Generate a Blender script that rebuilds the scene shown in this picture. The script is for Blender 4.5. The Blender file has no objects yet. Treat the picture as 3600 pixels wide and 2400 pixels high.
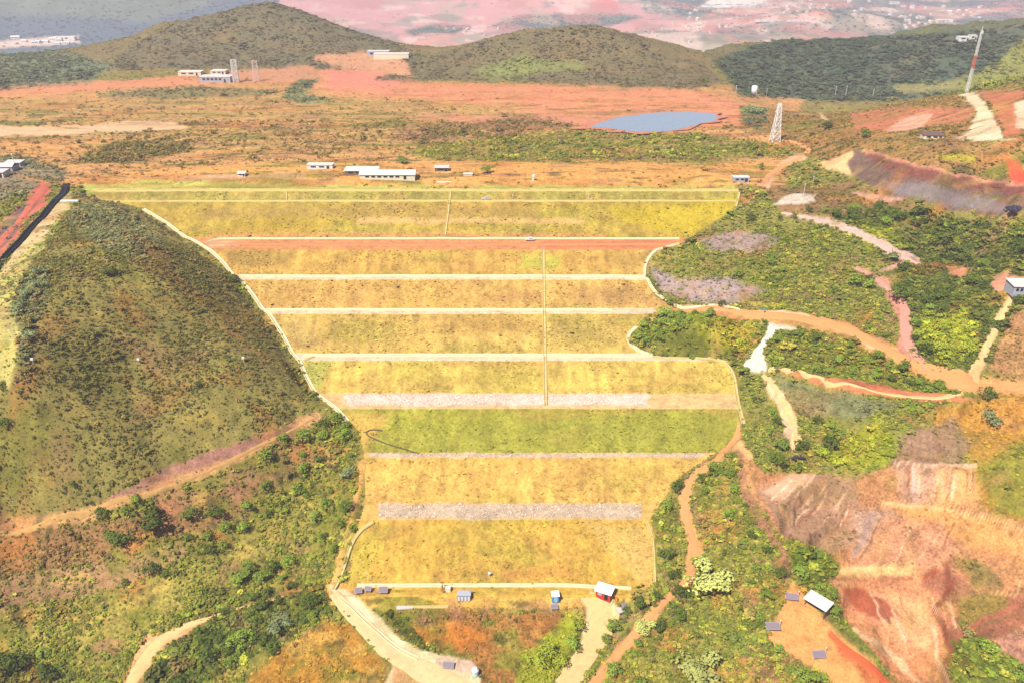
import bpy, bmesh, math, random
import numpy as np
from mathutils import Vector, Matrix
random.seed(7); rng=np.random.default_rng(7)
R=math.radians
S=bpy.context.scene; COL=S.collection
# ---------------------------------------------------------------- camera, sky, sun, exposure
CZ=161.0; PITCH=27.0
cam=bpy.data.objects.new('camera',bpy.data.cameras.new('camera')); COL.objects.link(cam); S.camera=cam
cam.location=(0,0,CZ); cam.rotation_euler=(R(90-PITCH),0,0)
cam.data.sensor_width=36; cam.data.lens=36*1847/2352; cam.data.clip_end=9000; cam.data.clip_start=1
W=bpy.data.worlds.new('World'); S.world=W; W.use_nodes=True
nt=W.node_tree; sk=nt.nodes.new('ShaderNodeTexSky'); sk.sky_type='NISHITA'; sk.sun_disc=False
SUN_EL=54; SUN_AZ=-140      # azimuth measured clockwise from +Y: the light comes from the left, a little behind the viewer
sk.sun_elevation=R(SUN_EL); sk.sun_rotation=R(SUN_AZ)
bg=nt.nodes['Background']; bg.inputs[1].default_value=0.065; nt.links.new(sk.outputs[0],bg.inputs[0])
sun=bpy.data.objects.new('sun',bpy.data.lights.new('sun','SUN')); COL.objects.link(sun)
sun.data.energy=5.0; sun.data.angle=R(0.5); sun.data.color=(1,.95,.86)
sd=Vector((math.sin(R(SUN_AZ))*math.cos(R(SUN_EL)),math.cos(R(SUN_AZ))*math.cos(R(SUN_EL)),math.sin(R(SUN_EL))))
sun.rotation_euler=sd.to_track_quat('Z','Y').to_euler()
S.view_settings.view_transform='Standard'; S.view_settings.look='None'; S.view_settings.gamma=1
S.view_settings.exposure=.82
HAZE_D=0.00018; HAZE_C=(.97,.86,1.0)
K=1.95
# ---------------------------------------------------------------- colour and noise helpers
def lin(c):
    c=np.asarray(c,float)/255; return np.where(c<=.04045,c/12.92,((c+.055)/1.055)**2.4)
def A(*c,k=None): return np.minimum(lin(c)/(k or K),.8)
def _h(ix,iy,s):
    n=(ix.astype(np.int64)*374761393+iy.astype(np.int64)*668265263+s*1442695041)&0x7fffffff
    n=((n^(n>>13))*1274126177)&0x7fffffff; n=(n^(n>>16))&0x7fffffff
    return n/0x7fffffff
def vnoise(x,y,s=0):
    ix=np.floor(x);iy=np.floor(y);fx=x-ix;fy=y-iy; fx=fx*fx*(3-2*fx);fy=fy*fy*(3-2*fy)
    a=_h(ix,iy,s);b=_h(ix+1,iy,s);c=_h(ix,iy+1,s);d=_h(ix+1,iy+1,s)
    return (a+(b-a)*fx)*(1-fy)+(c+(d-c)*fx)*fy
def fbm(x,y,s=0,o=4):
    r=0;a=.5;t=0
    for i in range(o):
        r=r+a*vnoise(x*2**i+17.3*i,y*2**i-9.1*i,s+i);t+=a;a*=.55
    return r/t*2-1
def sstep(a,b,x):
    t=np.clip((x-a)/(b-a),0,1); return t*t*(3-2*t)
# ---------------------------------------------------------------- camera geometry: outlines are read off in a 2352 x 1568 frame
F=1847.; PR=R(PITCH)
def Yv(v,z): return (CZ-z)/math.tan(PR+math.atan((v-784)/F))
def Xu(u,y,z): return (u-1176)*(y*math.cos(PR)+(CZ-z)*math.sin(PR))/F
def proj(x,y,z):
    d=np.maximum(y*math.cos(PR)+(CZ-z)*math.sin(PR),1e-3)
    up=y*math.sin(PR)-(CZ-z)*math.cos(PR)
    return 1176+F*x/d, 784-F*up/d
# ---------------------------------------------------------------- dam profile
faces=[(1347,1192),(1155,1050),(1039,938),(903,828),(811,721),(708,642),(631,574),(546,464),(460,440)]
SL=1.75; prof=[]; z=0.0
for a,b in faces:
    y0=Yv(a,z); cb=1/math.tan(PR+math.atan((b-784)/F)); z1=(CZ*cb-y0+SL*z)/(SL+cb)
    prof.append((y0,z)); y1=Yv(b,z1); prof.append((y1,z1)); z=z1
ZP=z; PY=np.array([p[0] for p in prof]); PZ=np.array([p[1] for p in prof])
print('crest z',ZP,'profile',[(round(a),round(b,1)) for a,b in prof])
def D(y): return np.interp(y,PY,PZ)
def vz(v):   # height of the dam surface seen at picture row v
    ys=np.linspace(PY[0]-10,PY[-1]+5,3000); zs=D(ys); _,vv=proj(0*ys,ys,zs)
    i=np.argmin(abs(vv-v)); return ys[i],zs[i]
LB=[(800,1347),(812,1250),(826,1192),(838,1155),(838,1050),(826,990),(780,938),(722,903),(690,826),(650,760),(610,716),(545,636),(500,592),(470,570),(440,548),(330,478),(235,461),(205,440)]
RB=[(1470,1357),(1500,1340),(1502,1230),(1495,1192),(1510,1155),(1560,1090),(1625,1050),(1690,1000),(1700,938),(1694,870),(1672,828),(1500,816),(1455,802),(1437,778),(1452,752),(1500,718),(1545,704),(1500,680),(1478,636),(1492,588),(1570,556),(1600,535),(1690,478),(1698,440)]
def bnd(L):
    o=[]
    for u,v in L:
        y,z=vz(v); o.append((y,Xu(u,y,z)))
    o.sort(); return np.array([p[0] for p in o]),np.array([p[1] for p in o])
LY,LX=bnd(LB); RY,RX=bnd(RB)
def xl(y): return np.interp(y,LY,LX)
def xr(y): return np.interp(y,RY,RX)
# ---------------------------------------------------------------- terrain
zs_=ZP/65.
CP=[(1176,1560,-8),(1000,1450,-5),(1300,1450,-5),(1430,1410,-4),(745,1390,-1),(900,1400,-2),(1176,1395,-2),(1176,1900,-14),(300,1900,-20),(2100,1900,-18),(-300,1700,-15),(2700,1700,-10),
 (700,990,22),(450,1110,17),(200,1185,13),(0,1225,10),(-300,1290,6),(620,1360,-4),(330,1480,-9),(290,1560,-11),(0,1500,-8),(0,1380,2),(400,1300,3),(600,1200,5),(720,1150,8),(760,1250,2),
 (190,452,66),(150,500,67),(95,580,66),(50,660,64),(35,760,59),(20,860,53),(-80,900,50),(-300,1000,44),
 (300,540,65.5),(400,640,58),(420,760,47.5),(300,900,40),(500,900,36.5),(640,940,29),(250,1050,28),(0,1050,27),(0,1140,17.5),(590,800,39.5),
 (150,425,65),(60,520,63),(0,610,61),(-150,760,55),(-60,640,57),(-300,800,48),
 (0,385,66),(-300,400,64),(-500,500,60),
 (1760,425,66),(1735,480,62),(1850,470,64),(1800,520,59),(1650,570,54),(1620,620,50),(1700,650,47),(1900,560,56),(1900,640,50),
 (1640,712,44),(1760,722,43.5),(1950,768,42),(2120,838,40),(2230,880,39),(2352,890,39),(2600,900,40),
 (1560,770,42),(1650,765,42),(1720,840,33),(1650,815,36.5),(1770,780,40),(1900,830,37),(2100,920,34),(2200,900,37),
 (2050,520,61),(2100,560,55),(2250,590,53),(2050,640,49),(2080,740,45),(2180,700,50),(2180,820,44),(2340,665,57),(2300,760,48),(2600,700,60),
 (1770,870,32),(1830,1035,23),(1900,950,30),(1950,1080,20),(1760,960,28),(1730,1050,23),(1700,1150,14),(1800,1250,12),(1640,1200,8),(1580,1280,3),(1640,1400,-2),(1480,1430,-4),(1380,1560,-9),(1530,1200,7),
 (1750,1110,17),(1950,1160,12),(2050,1080,24),(2250,1070,27),(2352,1200,22),(2100,1000,31),(2300,980,34),(2600,1050,34),
 (1950,1340,0),(2100,1330,0),(2000,1420,-5),(2100,1480,-7),(2160,1560,-10),(2180,1420,-2),(2250,1330,7),(2352,1300,13),(2352,1450,4),(2250,1500,2),(2352,1568,-2),(2060,1200,13),(2200,1180,17),
 (1810,1330,5),(1850,1400,0),(1950,1480,-4),(2050,1560,-8),(1700,1480,-6),(1600,1540,-10),(1800,1540,-8),
 (1950,400,66),(2050,455,64.5),(2180,482,63),(2352,500,62),(2600,530,62),(1975,345,75),(2060,375,76),(2180,405,76),(2352,432,76),(2600,450,78),
 (2000,312,77),(2120,318,80),(2260,322,84),(2352,330,86),(2225,225,88),(2352,212,94),(2120,232,80),(1980,228,71),(1860,228,67),(2500,200,100),
 (1800,330,66.5),(1855,350,67),(1900,270,69)]
pts=[];vals=[]
for u,v,z in CP:
    z=z*zs_ if z>0 else z; y=Yv(v,z); pts.append((Xu(u,y,z),y)); vals.append(z)
for u in (-600,-200,200,500,800,1100,1400,1650):
    for v in (425,360,300,250):
        if u<0 and v==425: continue
        y=Yv(v,ZP); pts.append((Xu(u,y,ZP),y)); vals.append(ZP)
for L in (LB,RB):
    sg=-1 if L is LB else 1
    for u,v in L[::2]:
        y,z=vz(v); pts.append((Xu(u,y,z)+3*sg,y)); vals.append(z)
for x,y,z in ((-100,20,-14),(100,20,-14),(0,-80,-14),(-300,60,-5),(300,60,-5)): pts.append((x,y)); vals.append(z)
pts=np.array(pts); vals=np.array(vals)
# drop near duplicates
keep=[]
for i,p in enumerate(pts):
    if all(np.hypot(*(p-pts[j]))>2.5 for j in keep): keep.append(i)
pts=pts[keep]; vals=vals[keep]
def ker(d2): return d2*np.log(d2+1e-9)*.5
sc=100.
Pn=pts/sc; n=len(Pn); d2=((Pn[:,None]-Pn[None])**2).sum(-1)
M=np.zeros((n+3,n+3)); M[:n,:n]=ker(d2)+np.eye(n)*2e-3; M[:n,n]=1; M[:n,n+1:]=Pn; M[n,:n]=1; M[n+1:,:n]=Pn.T
wt=np.linalg.solve(M,np.concatenate([vals,[0,0,0]]))
def tps(x,y):
    sh=x.shape; x=x.ravel()/sc; y=y.ravel()/sc; o=np.empty(len(x))
    for i in range(0,len(x),20000):
        q=np.stack([x[i:i+20000],y[i:i+20000]],1); d=(q*q).sum(1)[:,None]+(Pn*Pn).sum(1)[None]-2*q@Pn.T
        o[i:i+20000]=ker(np.maximum(d,0))@wt[:n]+wt[n]+q@wt[n+1:]
    return o.reshape(sh)
def bump(x,y,cx,cy,sx,sy,h,p=2.0,rot=0):
    dx=x-cx;dy=y-cy; c,s=math.cos(rot),math.sin(rot); a=(dx*c+dy*s)/sx; b=(-dx*s+dy*c)/sy
    return h*np.exp(-(a*a+b*b)**(p/2))
H1C=(Xu(610,790,103),795); H2C=(Xu(1350,690,92),690)
def hill1(x,y): return bump(x,y,H1C[0],H1C[1],108,82,51,1.5)+bump(x,y,H1C[0]-105,H1C[1]+15,75,60,11,2)
def hill2(x,y): return bump(x,y,H2C[0],H2C[1],88,52,30,1.7)+bump(x,y,H2C[0]-70,H2C[1]+5,42,38,6,2)
def far(x,y):
    edge=705+18*vnoise(x/130,y*0,3)
    b=ZP-(ZP+75)*sstep(edge,edge+420,y)
    rv=sstep(130,230,x)
    # right: the ground falls behind the rim into a wooded valley, then rises to the forest ridge
    val=ZP-22*sstep(455,580,y)
    rid=val+(22+.02*(x-170))*sstep(600,770,y); rid=rid-(rid+75)*sstep(800,1150,y)
    b=b*(1-rv)+rid*rv
    b=b+hill1(x,y)+hill2(x,y)
    b=b+bump(x,y,560,760,150,110,28,2)+bump(x,y,420,800,60,60,4)
    # far country
    u=x/np.maximum(y,1)
    b=b+sstep(1750,3300,y)*(215*sstep(-.02,-.45,u)+25)+sstep(3000,5000,y)*150
    b=b+sstep(1100,1700,y)*fbm(x/420,y/420,31)*16
    b=b+bump(x,y,820,2250,260,190,45)+bump(x,y,400,1950,220,120,26)+bump(x,y,60,2700,320,220,55)
    return np.minimum(b,150)
def Hbase(x,y):
    x=np.asarray(x,float);y=np.asarray(y,float)
    t=np.clip(tps(x,np.minimum(y,560)),-40,115); f=far(x,y)
    lim=sstep(455,540,y+np.clip(-x,0,300)*.0)
    h=t*(1-lim)+f*lim
    # far sides of the near field
    return h
def Hout(x,y):
    h=Hbase(x,y)
    k=np.clip((y-80)/300,0.3,1)
    flat=sstep(ZP-4,ZP+3,h)*sstep(300,340,y)*(1-sstep(60,100,x))
    amp=np.where(flat>0,1-.75*flat,1.)
    pit=sstep(60,80,x)*(1-sstep(222,246,y))*sstep(110,135,y); w9=fbm(x/20,y/20,201,2)*9
    h=h+pit*(.45+.55*sstep(1,9,h))*((1-np.abs(fbm((x+w9)/11,(y+w9)/13,203,4))*2)*1.3+np.abs(fbm(x/30,y/6,207,3))*1.5)
    st=5.2; q=(h+fbm(x/30,y/30,211,2)*3.5)/st; fr=q-np.floor(q); tr=(np.floor(q)+sstep(.45,.95,fr))*st-fbm(x/30,y/30,211,2)*3.5
    h=h*(1-pit*.75)+tr*pit*.75
    hill=np.clip((hill1(x,y)+hill2(x,y))/20,0,1)
    return h+amp*(fbm(x/22,y/22,5)*1.1+fbm(x/6,y/6,9,2)*.35)+hill*fbm(x/35,y/35,12)*4+sstep(560,640,y)*sstep(150,220,x)*(1-sstep(900,1000,y))*fbm(x/38,y/38,13)*8
def damdist(x,y):   # >0 outside the dam footprint, metres
    dx=np.maximum(xl(y)-x,x-xr(y)); dy=np.maximum(PY[0]-1-y,y-(PY[-1]+3))
    return np.maximum(dx,dy)
def dnoise(x,y): return fbm(x/9,y/9,21,3)*.16
def Htop(x,y):
    x=np.asarray(x,float);y=np.asarray(y,float)
    dd=damdist(x,y); w=1-sstep(0,9,dd)
    o=Hout(x,y); return o*(1-w)+(D(y)+dnoise(x,y))*w
def Hgnd(x,y):
    dd=damdist(x,y); return Htop(x,y)-1.3*sstep(.3,2.5,-dd)
def ray(u,v,off=0.0):
    """picture point -> point on the land"""
    a=(u-1176)/F; b=-(v-784)/F
    dr=np.array([a, math.cos(PR)+b*math.sin(PR), -math.sin(PR)+b*math.cos(PR)])
    t=np.geomspace(60,4500,500)
    p=dr[None]*t[:,None]; h=Htop(p[:,0],p[:,1]); below=(CZ+p[:,2])<h
    i=int(np.argmax(below)) if below.any() else 499
    lo,hi=t[max(i-1,0)],t[i]
    tt=np.linspace(lo,hi,60); p=dr[None]*tt[:,None]; h=Htop(p[:,0],p[:,1]); below=(CZ+p[:,2])<h
    j=int(np.argmax(below)) if below.any() else 59
    return Vector((p[j,0],p[j,1],h[j]+off))
# ---------------------------------------------------------------- land cover: outline, colour, plants
# plant palettes (real leaf colours)
PAL={'brush':[(146,126,62),(116,116,50),(160,128,68),(96,94,44),(128,116,50)],
 'green':[(124,140,40),(96,118,34),(156,158,52),(104,118,50),(170,164,62)],
 'dark':[(80,98,36),(58,76,30),(108,122,40),(74,88,40),(128,132,44)],
 'lime':[(168,170,46),(150,160,38),(128,144,36),(180,168,56)],
 'grey':[(132,134,90),(112,122,84),(104,110,68),(150,148,92)],
 'slope':[(126,114,52),(88,96,42),(70,80,38),(140,118,60),(104,106,44)],
 'hillscrub':[(124,112,78),(108,104,72),(134,116,80),(98,96,66),(118,100,72)],
 'gold':[(206,160,60),(186,138,52),(160,124,50)],
 'wood':[(84,100,60),(70,88,58),(100,110,64),(80,86,50)],
 'bluish':[(84,100,72),(74,92,72),(104,112,80)]}
PK=list(PAL)
# (colour, mottle, plants per m2 scale 0..1, palette, size, feather px, polygon, (ymin,ymax))
RG=[]
def rg(c,mo,ve,pal,size,poly,f=6,y=(0,470)): RG.append((A(*c),mo,ve,PK.index(pal),size,f,np.array(poly,float),y))
def strip(c,mo,ve,pal,size,line,w,f=4,y=(0,470)):
    L=[Vector(p) for p in line]; a=[];b=[]
    for i,p in enumerate(L):
        d=(L[min(i+1,len(L)-1)]-L[max(i-1,0)]).normalized(); nrm=Vector((-d.y,d.x))
        ww=w if not hasattr(w,'__len__') else w[i]
        a.append(p+nrm*ww/2); b.append(p-nrm*ww/2)
    rg(c,mo,ve,pal,size,[tuple(p) for p in a+b[::-1]],f,y)
# plateau
rg((226,164,100),.5,.14,'brush',1.4,[(-900,180),(1850,200),(1800,440),(1740,425),(180,432),(100,420),(-900,430)],10,(250,760))
rg((205,158,92),.55,.26,'brush',1.4,[(0,235),(700,215),(1000,235),(1230,270),(1320,300),(1000,350),(400,340),(0,300)],10,(250,760))
rg((238,152,108),.42,.02,'brush',1.5,[(-400,215),(300,185),(560,165),(740,160),(950,190),(1330,198),(1600,208),(1720,240),(1700,290),(1640,290),(1560,300),(1400,300),(1300,288),(1220,255),(1000,228),(760,215),(690,190),(560,192),(300,202),(-400,245)],6,(330,760))
rg((240,146,120),.35,.0,'brush',1.5,[(745,158),(1010,168),(900,200),(760,198)],8,(330,760))
rg((244,196,150),.2,.0,'brush',1.5,[(-300,290),(180,290),(290,278),(400,280),(430,296),(330,304),(0,314),(-300,316)],5,(250,760))
rg((226,150,112),.3,.0,'brush',1.5,[(900,262),(1330,268),(1420,262),(1380,292),(1240,290),(1000,275)],6,(250,760))
rg((232,168,96),.4,.1,'brush',1.5,[(0,325),(230,318),(250,345),(0,362)],10,(250,760))
rg((150,128,70),.5,.9,'brush',1.8,[(160,378),(260,330),(430,322),(450,345),(330,372)],7,(250,760))
rg((150,135,80),.5,.8,'bluish',1.8,[(220,215),(420,200),(640,208),(620,220),(400,228),(230,224)],5,(250,760))
rg((145,145,90),.5,.9,'bluish',2.2,[(660,200),(690,180),(740,178),(700,215),(770,232),(690,240),(650,228)],5,(250,760))
rg((168,146,70),.5,.8,'green',1.7,[(930,352),(1010,335),(1100,322),(1230,302),(1420,304),(1640,312),(1800,338),(1838,362),(1600,366),(1300,372),(1000,368)],8,(250,760))
rg((175,125,85),.5,.6,'brush',1.7,[(900,290),(1080,285),(1200,262),(1330,290),(1230,305),(1100,318),(960,330)],8,(250,760))
rg((240,172,92),.45,.06,'gold',1.3,[(300,398),(560,380),(1000,372),(1780,376),(1760,402),(1690,430),(1000,428),(300,434),(180,420)],6,(250,760))
rg((236,178,130),.3,.02,'gold',1.3,[(400,405),(700,398),(700,412),(420,414)],5,(250,760))
rg((204,204,100),.25,.05,'lime',.8,[(195,428),(330,412),(520,415),(720,428),(1700,430),(1700,444),(195,446)],4,(250,760))
rg((160,140,110),.5,.5,'grey',1.5,[(-600,365),(60,360),(160,400),(150,420),(60,440),(-200,520),(-600,600)],8)
rg((222,108,90),.25,0,'grey',1.5,[(-100,640),(-60,560),(20,500),(60,455),(100,418),(122,424),(118,450),(60,510),(0,590),(-60,680)],4)
rg((120,95,95),.3,.1,'grey',1.2,[(20,500),(50,470),(86,462),(50,510),(20,545),(-30,610),(-40,560)],4)
rg((205,190,110),.4,.25,'green',1.0,[(-300,900),(-100,700),(0,612),(150,432),(185,450),(130,520),(60,620),(30,700),(45,760),(30,850),(50,880),(-20,900)],5)
rg((226,192,140),.3,.05,'green',1.0,[(30,560),(150,440),(175,450),(100,540),(30,600),(0,640)],5)
# left hill
rg((156,142,72),.3,1.0,'slope',.9,[(175,448),(240,462),(330,486),(440,558),(540,645),(600,718),(640,770),(688,850),(712,925),(640,990),(450,1088),(200,1168),(-500,1250),(-500,960),(0,905),(50,880),(42,800),(36,700),(60,630),(120,540),(170,490)],5)
rg((150,145,84),.5,1.0,'grey',1.3,[(175,450),(300,480),(380,540),(330,600),(220,560),(160,520)],14)
rg((120,120,72),.5,1.0,'grey',1.8,[(30,720),(60,640),(110,620),(110,700),(75,760),(85,850),(70,905),(30,890),(48,820),(40,770)],8)
rg((154,140,72),.3,1.0,'slope',.9,[(90,700),(300,640),(420,760),(300,900),(120,960),(60,900)],40)
# hillside foot
rg((150,138,58),.5,1.0,'green',1.4,[(700,985),(770,940),(815,990),(830,1060),(815,1150),(790,1250),(745,1380),(800,1460),(930,1600),(-400,1700),(-400,1230),(0,1222),(200,1180),(450,1105)],6)
rg((226,168,112),.35,.15,'brush',.9,[(720,950),(745,965),(640,1015),(450,1110),(200,1190),(0,1228),(-500,1290),(-500,1240),(0,1196),(200,1160),(450,1075),(640,985)],6)
rg((188,132,112),.35,.1,'brush',.9,[(250,1140),(400,1070),(600,1000),(680,975),(640,1010),(420,1095),(260,1150)],5)
rg((168,124,76),.5,.8,'brush',1.2,[(-400,1240),(300,1190),(640,1080),(760,1020),(700,1090),(600,1110),(520,1210),(300,1280),(0,1330),(-400,1370)],16)
rg((184,140,96),.4,.6,'green',1.1,[(-100,1340),(140,1300),(420,1250),(430,1280),(330,1330),(160,1370),(0,1410),(-100,1410)],10)
rg((172,156,72),.5,.8,'green',1.1,[(-100,1420),(200,1370),(400,1330),(620,1210),(740,1150),(700,1260),(560,1300),(420,1400),(300,1470),(0,1500)],18)
rg((110,120,44),.5,1.0,'dark',1.9,[(420,1460),(520,1400),(620,1350),(740,1340),(740,1400),(640,1470),(520,1540),(420,1600),(300,1600),(340,1540)],12)
rg((110,116,48),.5,1.0,'dark',1.9,[(-100,1500),(60,1510),(160,1560),(160,1650),(-100,1650)],10)
rg((186,132,48),.5,.6,'gold',.8,[(640,1490),(720,1430),(800,1430),(860,1500),(930,1600),(600,1620),(560,1560)],12)
rg((232,176,120),.3,0,'gold',1,[(270,1600),(290,1540),(322,1475),(342,1452),(365,1462),(425,1434),(470,1422),(440,1448),(385,1480),(345,1525),(325,1600)],4)
strip((214,176,96),.3,.1,'gold',.8,[(440,1432),(560,1392),(640,1362),(740,1350)],9)
rg((232,178,96),.4,.1,'gold',.8,[(835,1050),(825,1130),(800,1230),(775,1340),(800,1350),(850,1395),(900,1410),(880,1400),(760,1395),(738,1392),(750,1340),(795,1220),(818,1110),(815,1060)],5)
# foot of the dam
rg((232,182,82),.5,.08,'gold',.6,[(770,1340),(1480,1340),(1465,1372),(1370,1395),(1200,1392),(1000,1400),(860,1402),(800,1380)],5)
rg((176,118,58),.6,.55,'brush',.9,[(860,1402),(1000,1396),(1180,1402),(1340,1396),(1330,1440),(1290,1500),(1270,1580),(1110,1580),(1080,1520),(960,1480),(880,1430)],8)
rg((206,126,50),.4,.25,'gold',.8,[(930,1440),(1060,1430),(1130,1460),(1060,1500),(970,1480)],12)
rg((170,172,42),.4,.9,'lime',1.2,[(1180,1500),(1240,1480),(1300,1400),(1340,1400),(1330,1450),(1280,1568),(1190,1590)],10)
rg((90,86,26),.3,1,'dark',1.0,[(890,1398),(930,1420),(1000,1500),(960,1490),(900,1440),(870,1410)],5)
rg((252,226,178),.18,0,'gold',.6,[(752,1352),(790,1356),(830,1392),(900,1450),(960,1492),(1062,1520),(1104,1552),(1112,1620),(880,1620),(890,1560),(905,1535),(870,1490),(800,1425),(770,1385)],4)
rg((246,184,124),.25,0,'gold',.6,[(905,1530),(940,1520),(1040,1550),(1060,1620),(900,1620)],6)
rg((236,196,176),.2,0,'gold',.6,[(1000,1512),(1080,1515),(1105,1545),(1060,1550),(1000,1530)],4)
# right of the dam, lower
rg((150,140,64),.55,1.0,'green',1.4,[(1510,1150),(1560,1090),(1700,1000),(1740,1010),(1790,1200),(1815,1330),(2060,1620),(1340,1620),(1400,1440),(1420,1400),(1480,1365),(1505,1320),(1500,1230)],6)
rg((176,124,88),.4,.3,'brush',1.0,[(1705,1000),(1720,1080),(1740,1160),(1800,1260),(1812,1320),(1800,1350),(1786,1270),(1720,1180),(1696,1080),(1690,1020)],4)
rg((236,182,118),.25,0,'gold',.6,[(1640,930),(1700,975),(1722,1010),(1732,1050),(1712,1060),(1700,1030),(1672,1040),(1640,1075),(1600,1100),(1585,1090),(1640,1050),(1684,1005),(1650,950)],4)
strip((240,172,106),.2,0,'gold',.6,[(1690,1010),(1640,1062),(1590,1100),(1572,1150),(1574,1200),(1594,1262),(1580,1312),(1535,1372),(1480,1432),(1430,1492),(1372,1560),(1330,1610)],[14,16,20,24,26,26,24,20,24,20,24,26])
rg((252,224,160),.15,0,'gold',.6,[(1325,1362),(1385,1366),(1418,1400),(1408,1440),(1365,1512),(1320,1600),(1275,1600),(1322,1500),(1350,1420),(1345,1390)],4)
rg((240,172,100),.25,0,'gold',.6,[(1815,1335),(1840,1360),(1880,1410),(1960,1480),(2080,1600),(1980,1620),(1880,1540),(1800,1500),(1750,1470),(1790,1400)],6)
rg((232,118,72),.4,0,'gold',.6,[(1900,1452),(1960,1500),(2070,1585),(2110,1620),(2060,1620),(1990,1560),(1930,1500)],5)
rg((110,128,30),.4,1,'green',1.5,[(1805,1240),(1870,1235),(1930,1290),(1920,1350),(1960,1440),(2160,1600),(2120,1620),(1900,1400),(1815,1315)],4)
# pit
rg((204,142,94),.55,.12,'brush',.7,[(1700,1040),(1760,1080),(1900,1090),(2060,1060),(2250,1070),(2600,1180),(2600,1640),(2140,1640),(1950,1430),(1905,1350),(1925,1300),(1870,1235),(1800,1240),(1745,1165)],5)
rg((186,140,108),.35,.2,'brush',.8,[(1740,1120),(1830,1080),(1960,1100),(1990,1230),(1900,1270),(1800,1230)],8)
rg((240,178,142),.25,0,'brush',.8,[(1755,1125),(1850,1060),(1900,1080),(1780,1145)],5)
rg((196,156,132),.5,.0,'brush',.8,[(1960,1180),(2090,1170),(2060,1260),(1980,1270)],14)
rg((226,170,138),.5,0,'brush',.8,[(2060,1065),(2160,1070),(2170,1150),(2080,1165)],14)
rg((242,176,110),.3,.02,'brush',.8,[(2150,1072),(2260,1075),(2240,1150),(2160,1160)],10)
rg((232,164,98),.45,.1,'gold',.8,[(2010,1155),(2140,1160),(2300,1190),(2370,1230),(2370,1290),(2250,1260),(2150,1210),(2050,1175)],8)
rg((218,152,112),.5,.05,'brush',.8,[(2040,1190),(2160,1200),(2200,1260),(2130,1310),(1960,1300),(2000,1240)],12)
rg((242,190,124),.35,0,'brush',.8,[(1930,1300),(2100,1290),(2110,1320),(1925,1325)],6)
rg((234,156,108),.45,.02,'brush',.8,[(1905,1330),(2120,1325),(2200,1400),(2160,1480),(2150,1640),(2090,1600),(1960,1440)],6)
rg((246,182,126),.35,0,'brush',.8,[(1990,1360),(2120,1370),(2150,1440),(2130,1500),(2030,1430)],18)
rg((196,104,70),.2,0,'brush',.8,[(1925,1350),(1990,1352),(2045,1385),(2060,1410),(2020,1425),(1975,1405)],4)
rg((176,112,84),.4,.1,'brush',.8,[(2170,1290),(2120,1340),(2200,1390),(2170,1470),(2180,1510),(2352,1440),(2500,1430),(2500,1350),(2240,1360)],8)
rg((150,130,62),.5,.6,'brush',.9,[(2180,1270),(2260,1290),(2300,1340),(2240,1345)],8)
rg((156,132,62),.5,.6,'brush',.9,[(2200,1370),(2300,1350),(2320,1400),(2200,1470)],10)
rg((214,150,124),.5,.05,'brush',.8,[(2230,1500),(2352,1440),(2600,1440),(2600,1640),(2400,1600)],10)
rg((104,116,36),.4,1,'green',1.6,[(2170,1470),(2240,1460),(2352,1530),(2500,1640),(2230,1640),(2170,1540)],6)
rg((206,150,62),.5,.35,'gold',.9,[(2130,940),(2352,900),(2700,920),(2700,1240),(2352,1200),(2260,1160),(2250,1070),(2150,1000)],14)
rg((150,142,50),.5,.5,'green',.9,[(2240,1080),(2352,1010),(2500,1050),(2500,1220),(2300,1180)],20)
# middle right
rg((150,145,66),.5,.9,'green',1.3,[(1700,850),(1770,855),(1900,890),(2150,925),(2140,990),(2180,960),(2060,1060),(1960,1100),(1840,1085),(1760,1080),(1700,1000),(1695,900)],6)
rg((172,134,106),.4,.2,'brush',1.0,[(2080,1000),(2190,960),(2240,1020),(2200,1070),(2050,1080)],14)
rg((160,164,40),.4,.9,'lime',1.5,[(1930,1020),(2010,960),(2060,1000),(2040,1070),(1950,1080),(1880,1060)],12)
rg((140,140,92),.4,.6,'grey',1.0,[(1780,860),(1900,900),(2060,930),(1990,960),(1850,960),(1790,900)],8)
rg((248,214,166),.2,0,'gold',.6,[(1748,862),(1768,860),(1800,900),(1830,960),(1842,1030),(1825,1035),(1805,1000),(1800,960)],3)
rg((232,140,96),.25,0,'gold',.6,[(1770,845),(1860,858),(1960,870),(2100,900),(2180,908),(2240,920),(2120,925),(1960,905),(1880,880)],4)
rg((206,120,82),.3,0,'gold',.6,[(1900,870),(2010,860),(2080,895),(2000,895),(1940,885)],6)
rg((122,130,44),.5,1,'green',1.6,[(1765,755),(1860,770),(1960,800),(2080,850),(2170,895),(2140,905),(2000,880),(1900,860),(1770,845),(1745,800)],5)
rg((246,236,214),.15,0,'gold',.6,[(1760,745),(1815,742),(1830,755),(1780,760),(1755,800),(1755,850),(1720,852),(1702,838),(1730,800),(1748,765)],3)
rg((128,132,44),.5,1,'green',1.5,[(1455,752),(1520,730),(1600,722),(1700,728),(1760,742),(1745,770),(1715,825),(1680,828),(1500,814),(1450,795),(1440,775)],5)
rg((196,186,40),.4,.9,'lime',1.3,[(1590,735),(1720,745),(1710,800),(1640,790)],14)
rg((238,168,104),.25,0,'gold',.6,[(1500,704),(1560,706),(1700,710),(1850,716),(1940,735),(2010,770),(2080,812),(2150,850),(2230,870),(2352,872),(2700,880),(2700,905),(2352,905),(2240,905),(2190,898),(2120,860),(2000,806),(1940,772),(1850,752),(1760,742),(1640,722),(1500,720)],4)
strip((244,206,158),.2,0,'gold',.6,[(1560,704),(1700,712),(1850,722),(1930,752),(1990,790),(2080,826),(2170,868),(2230,890)],7,2)
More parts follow.
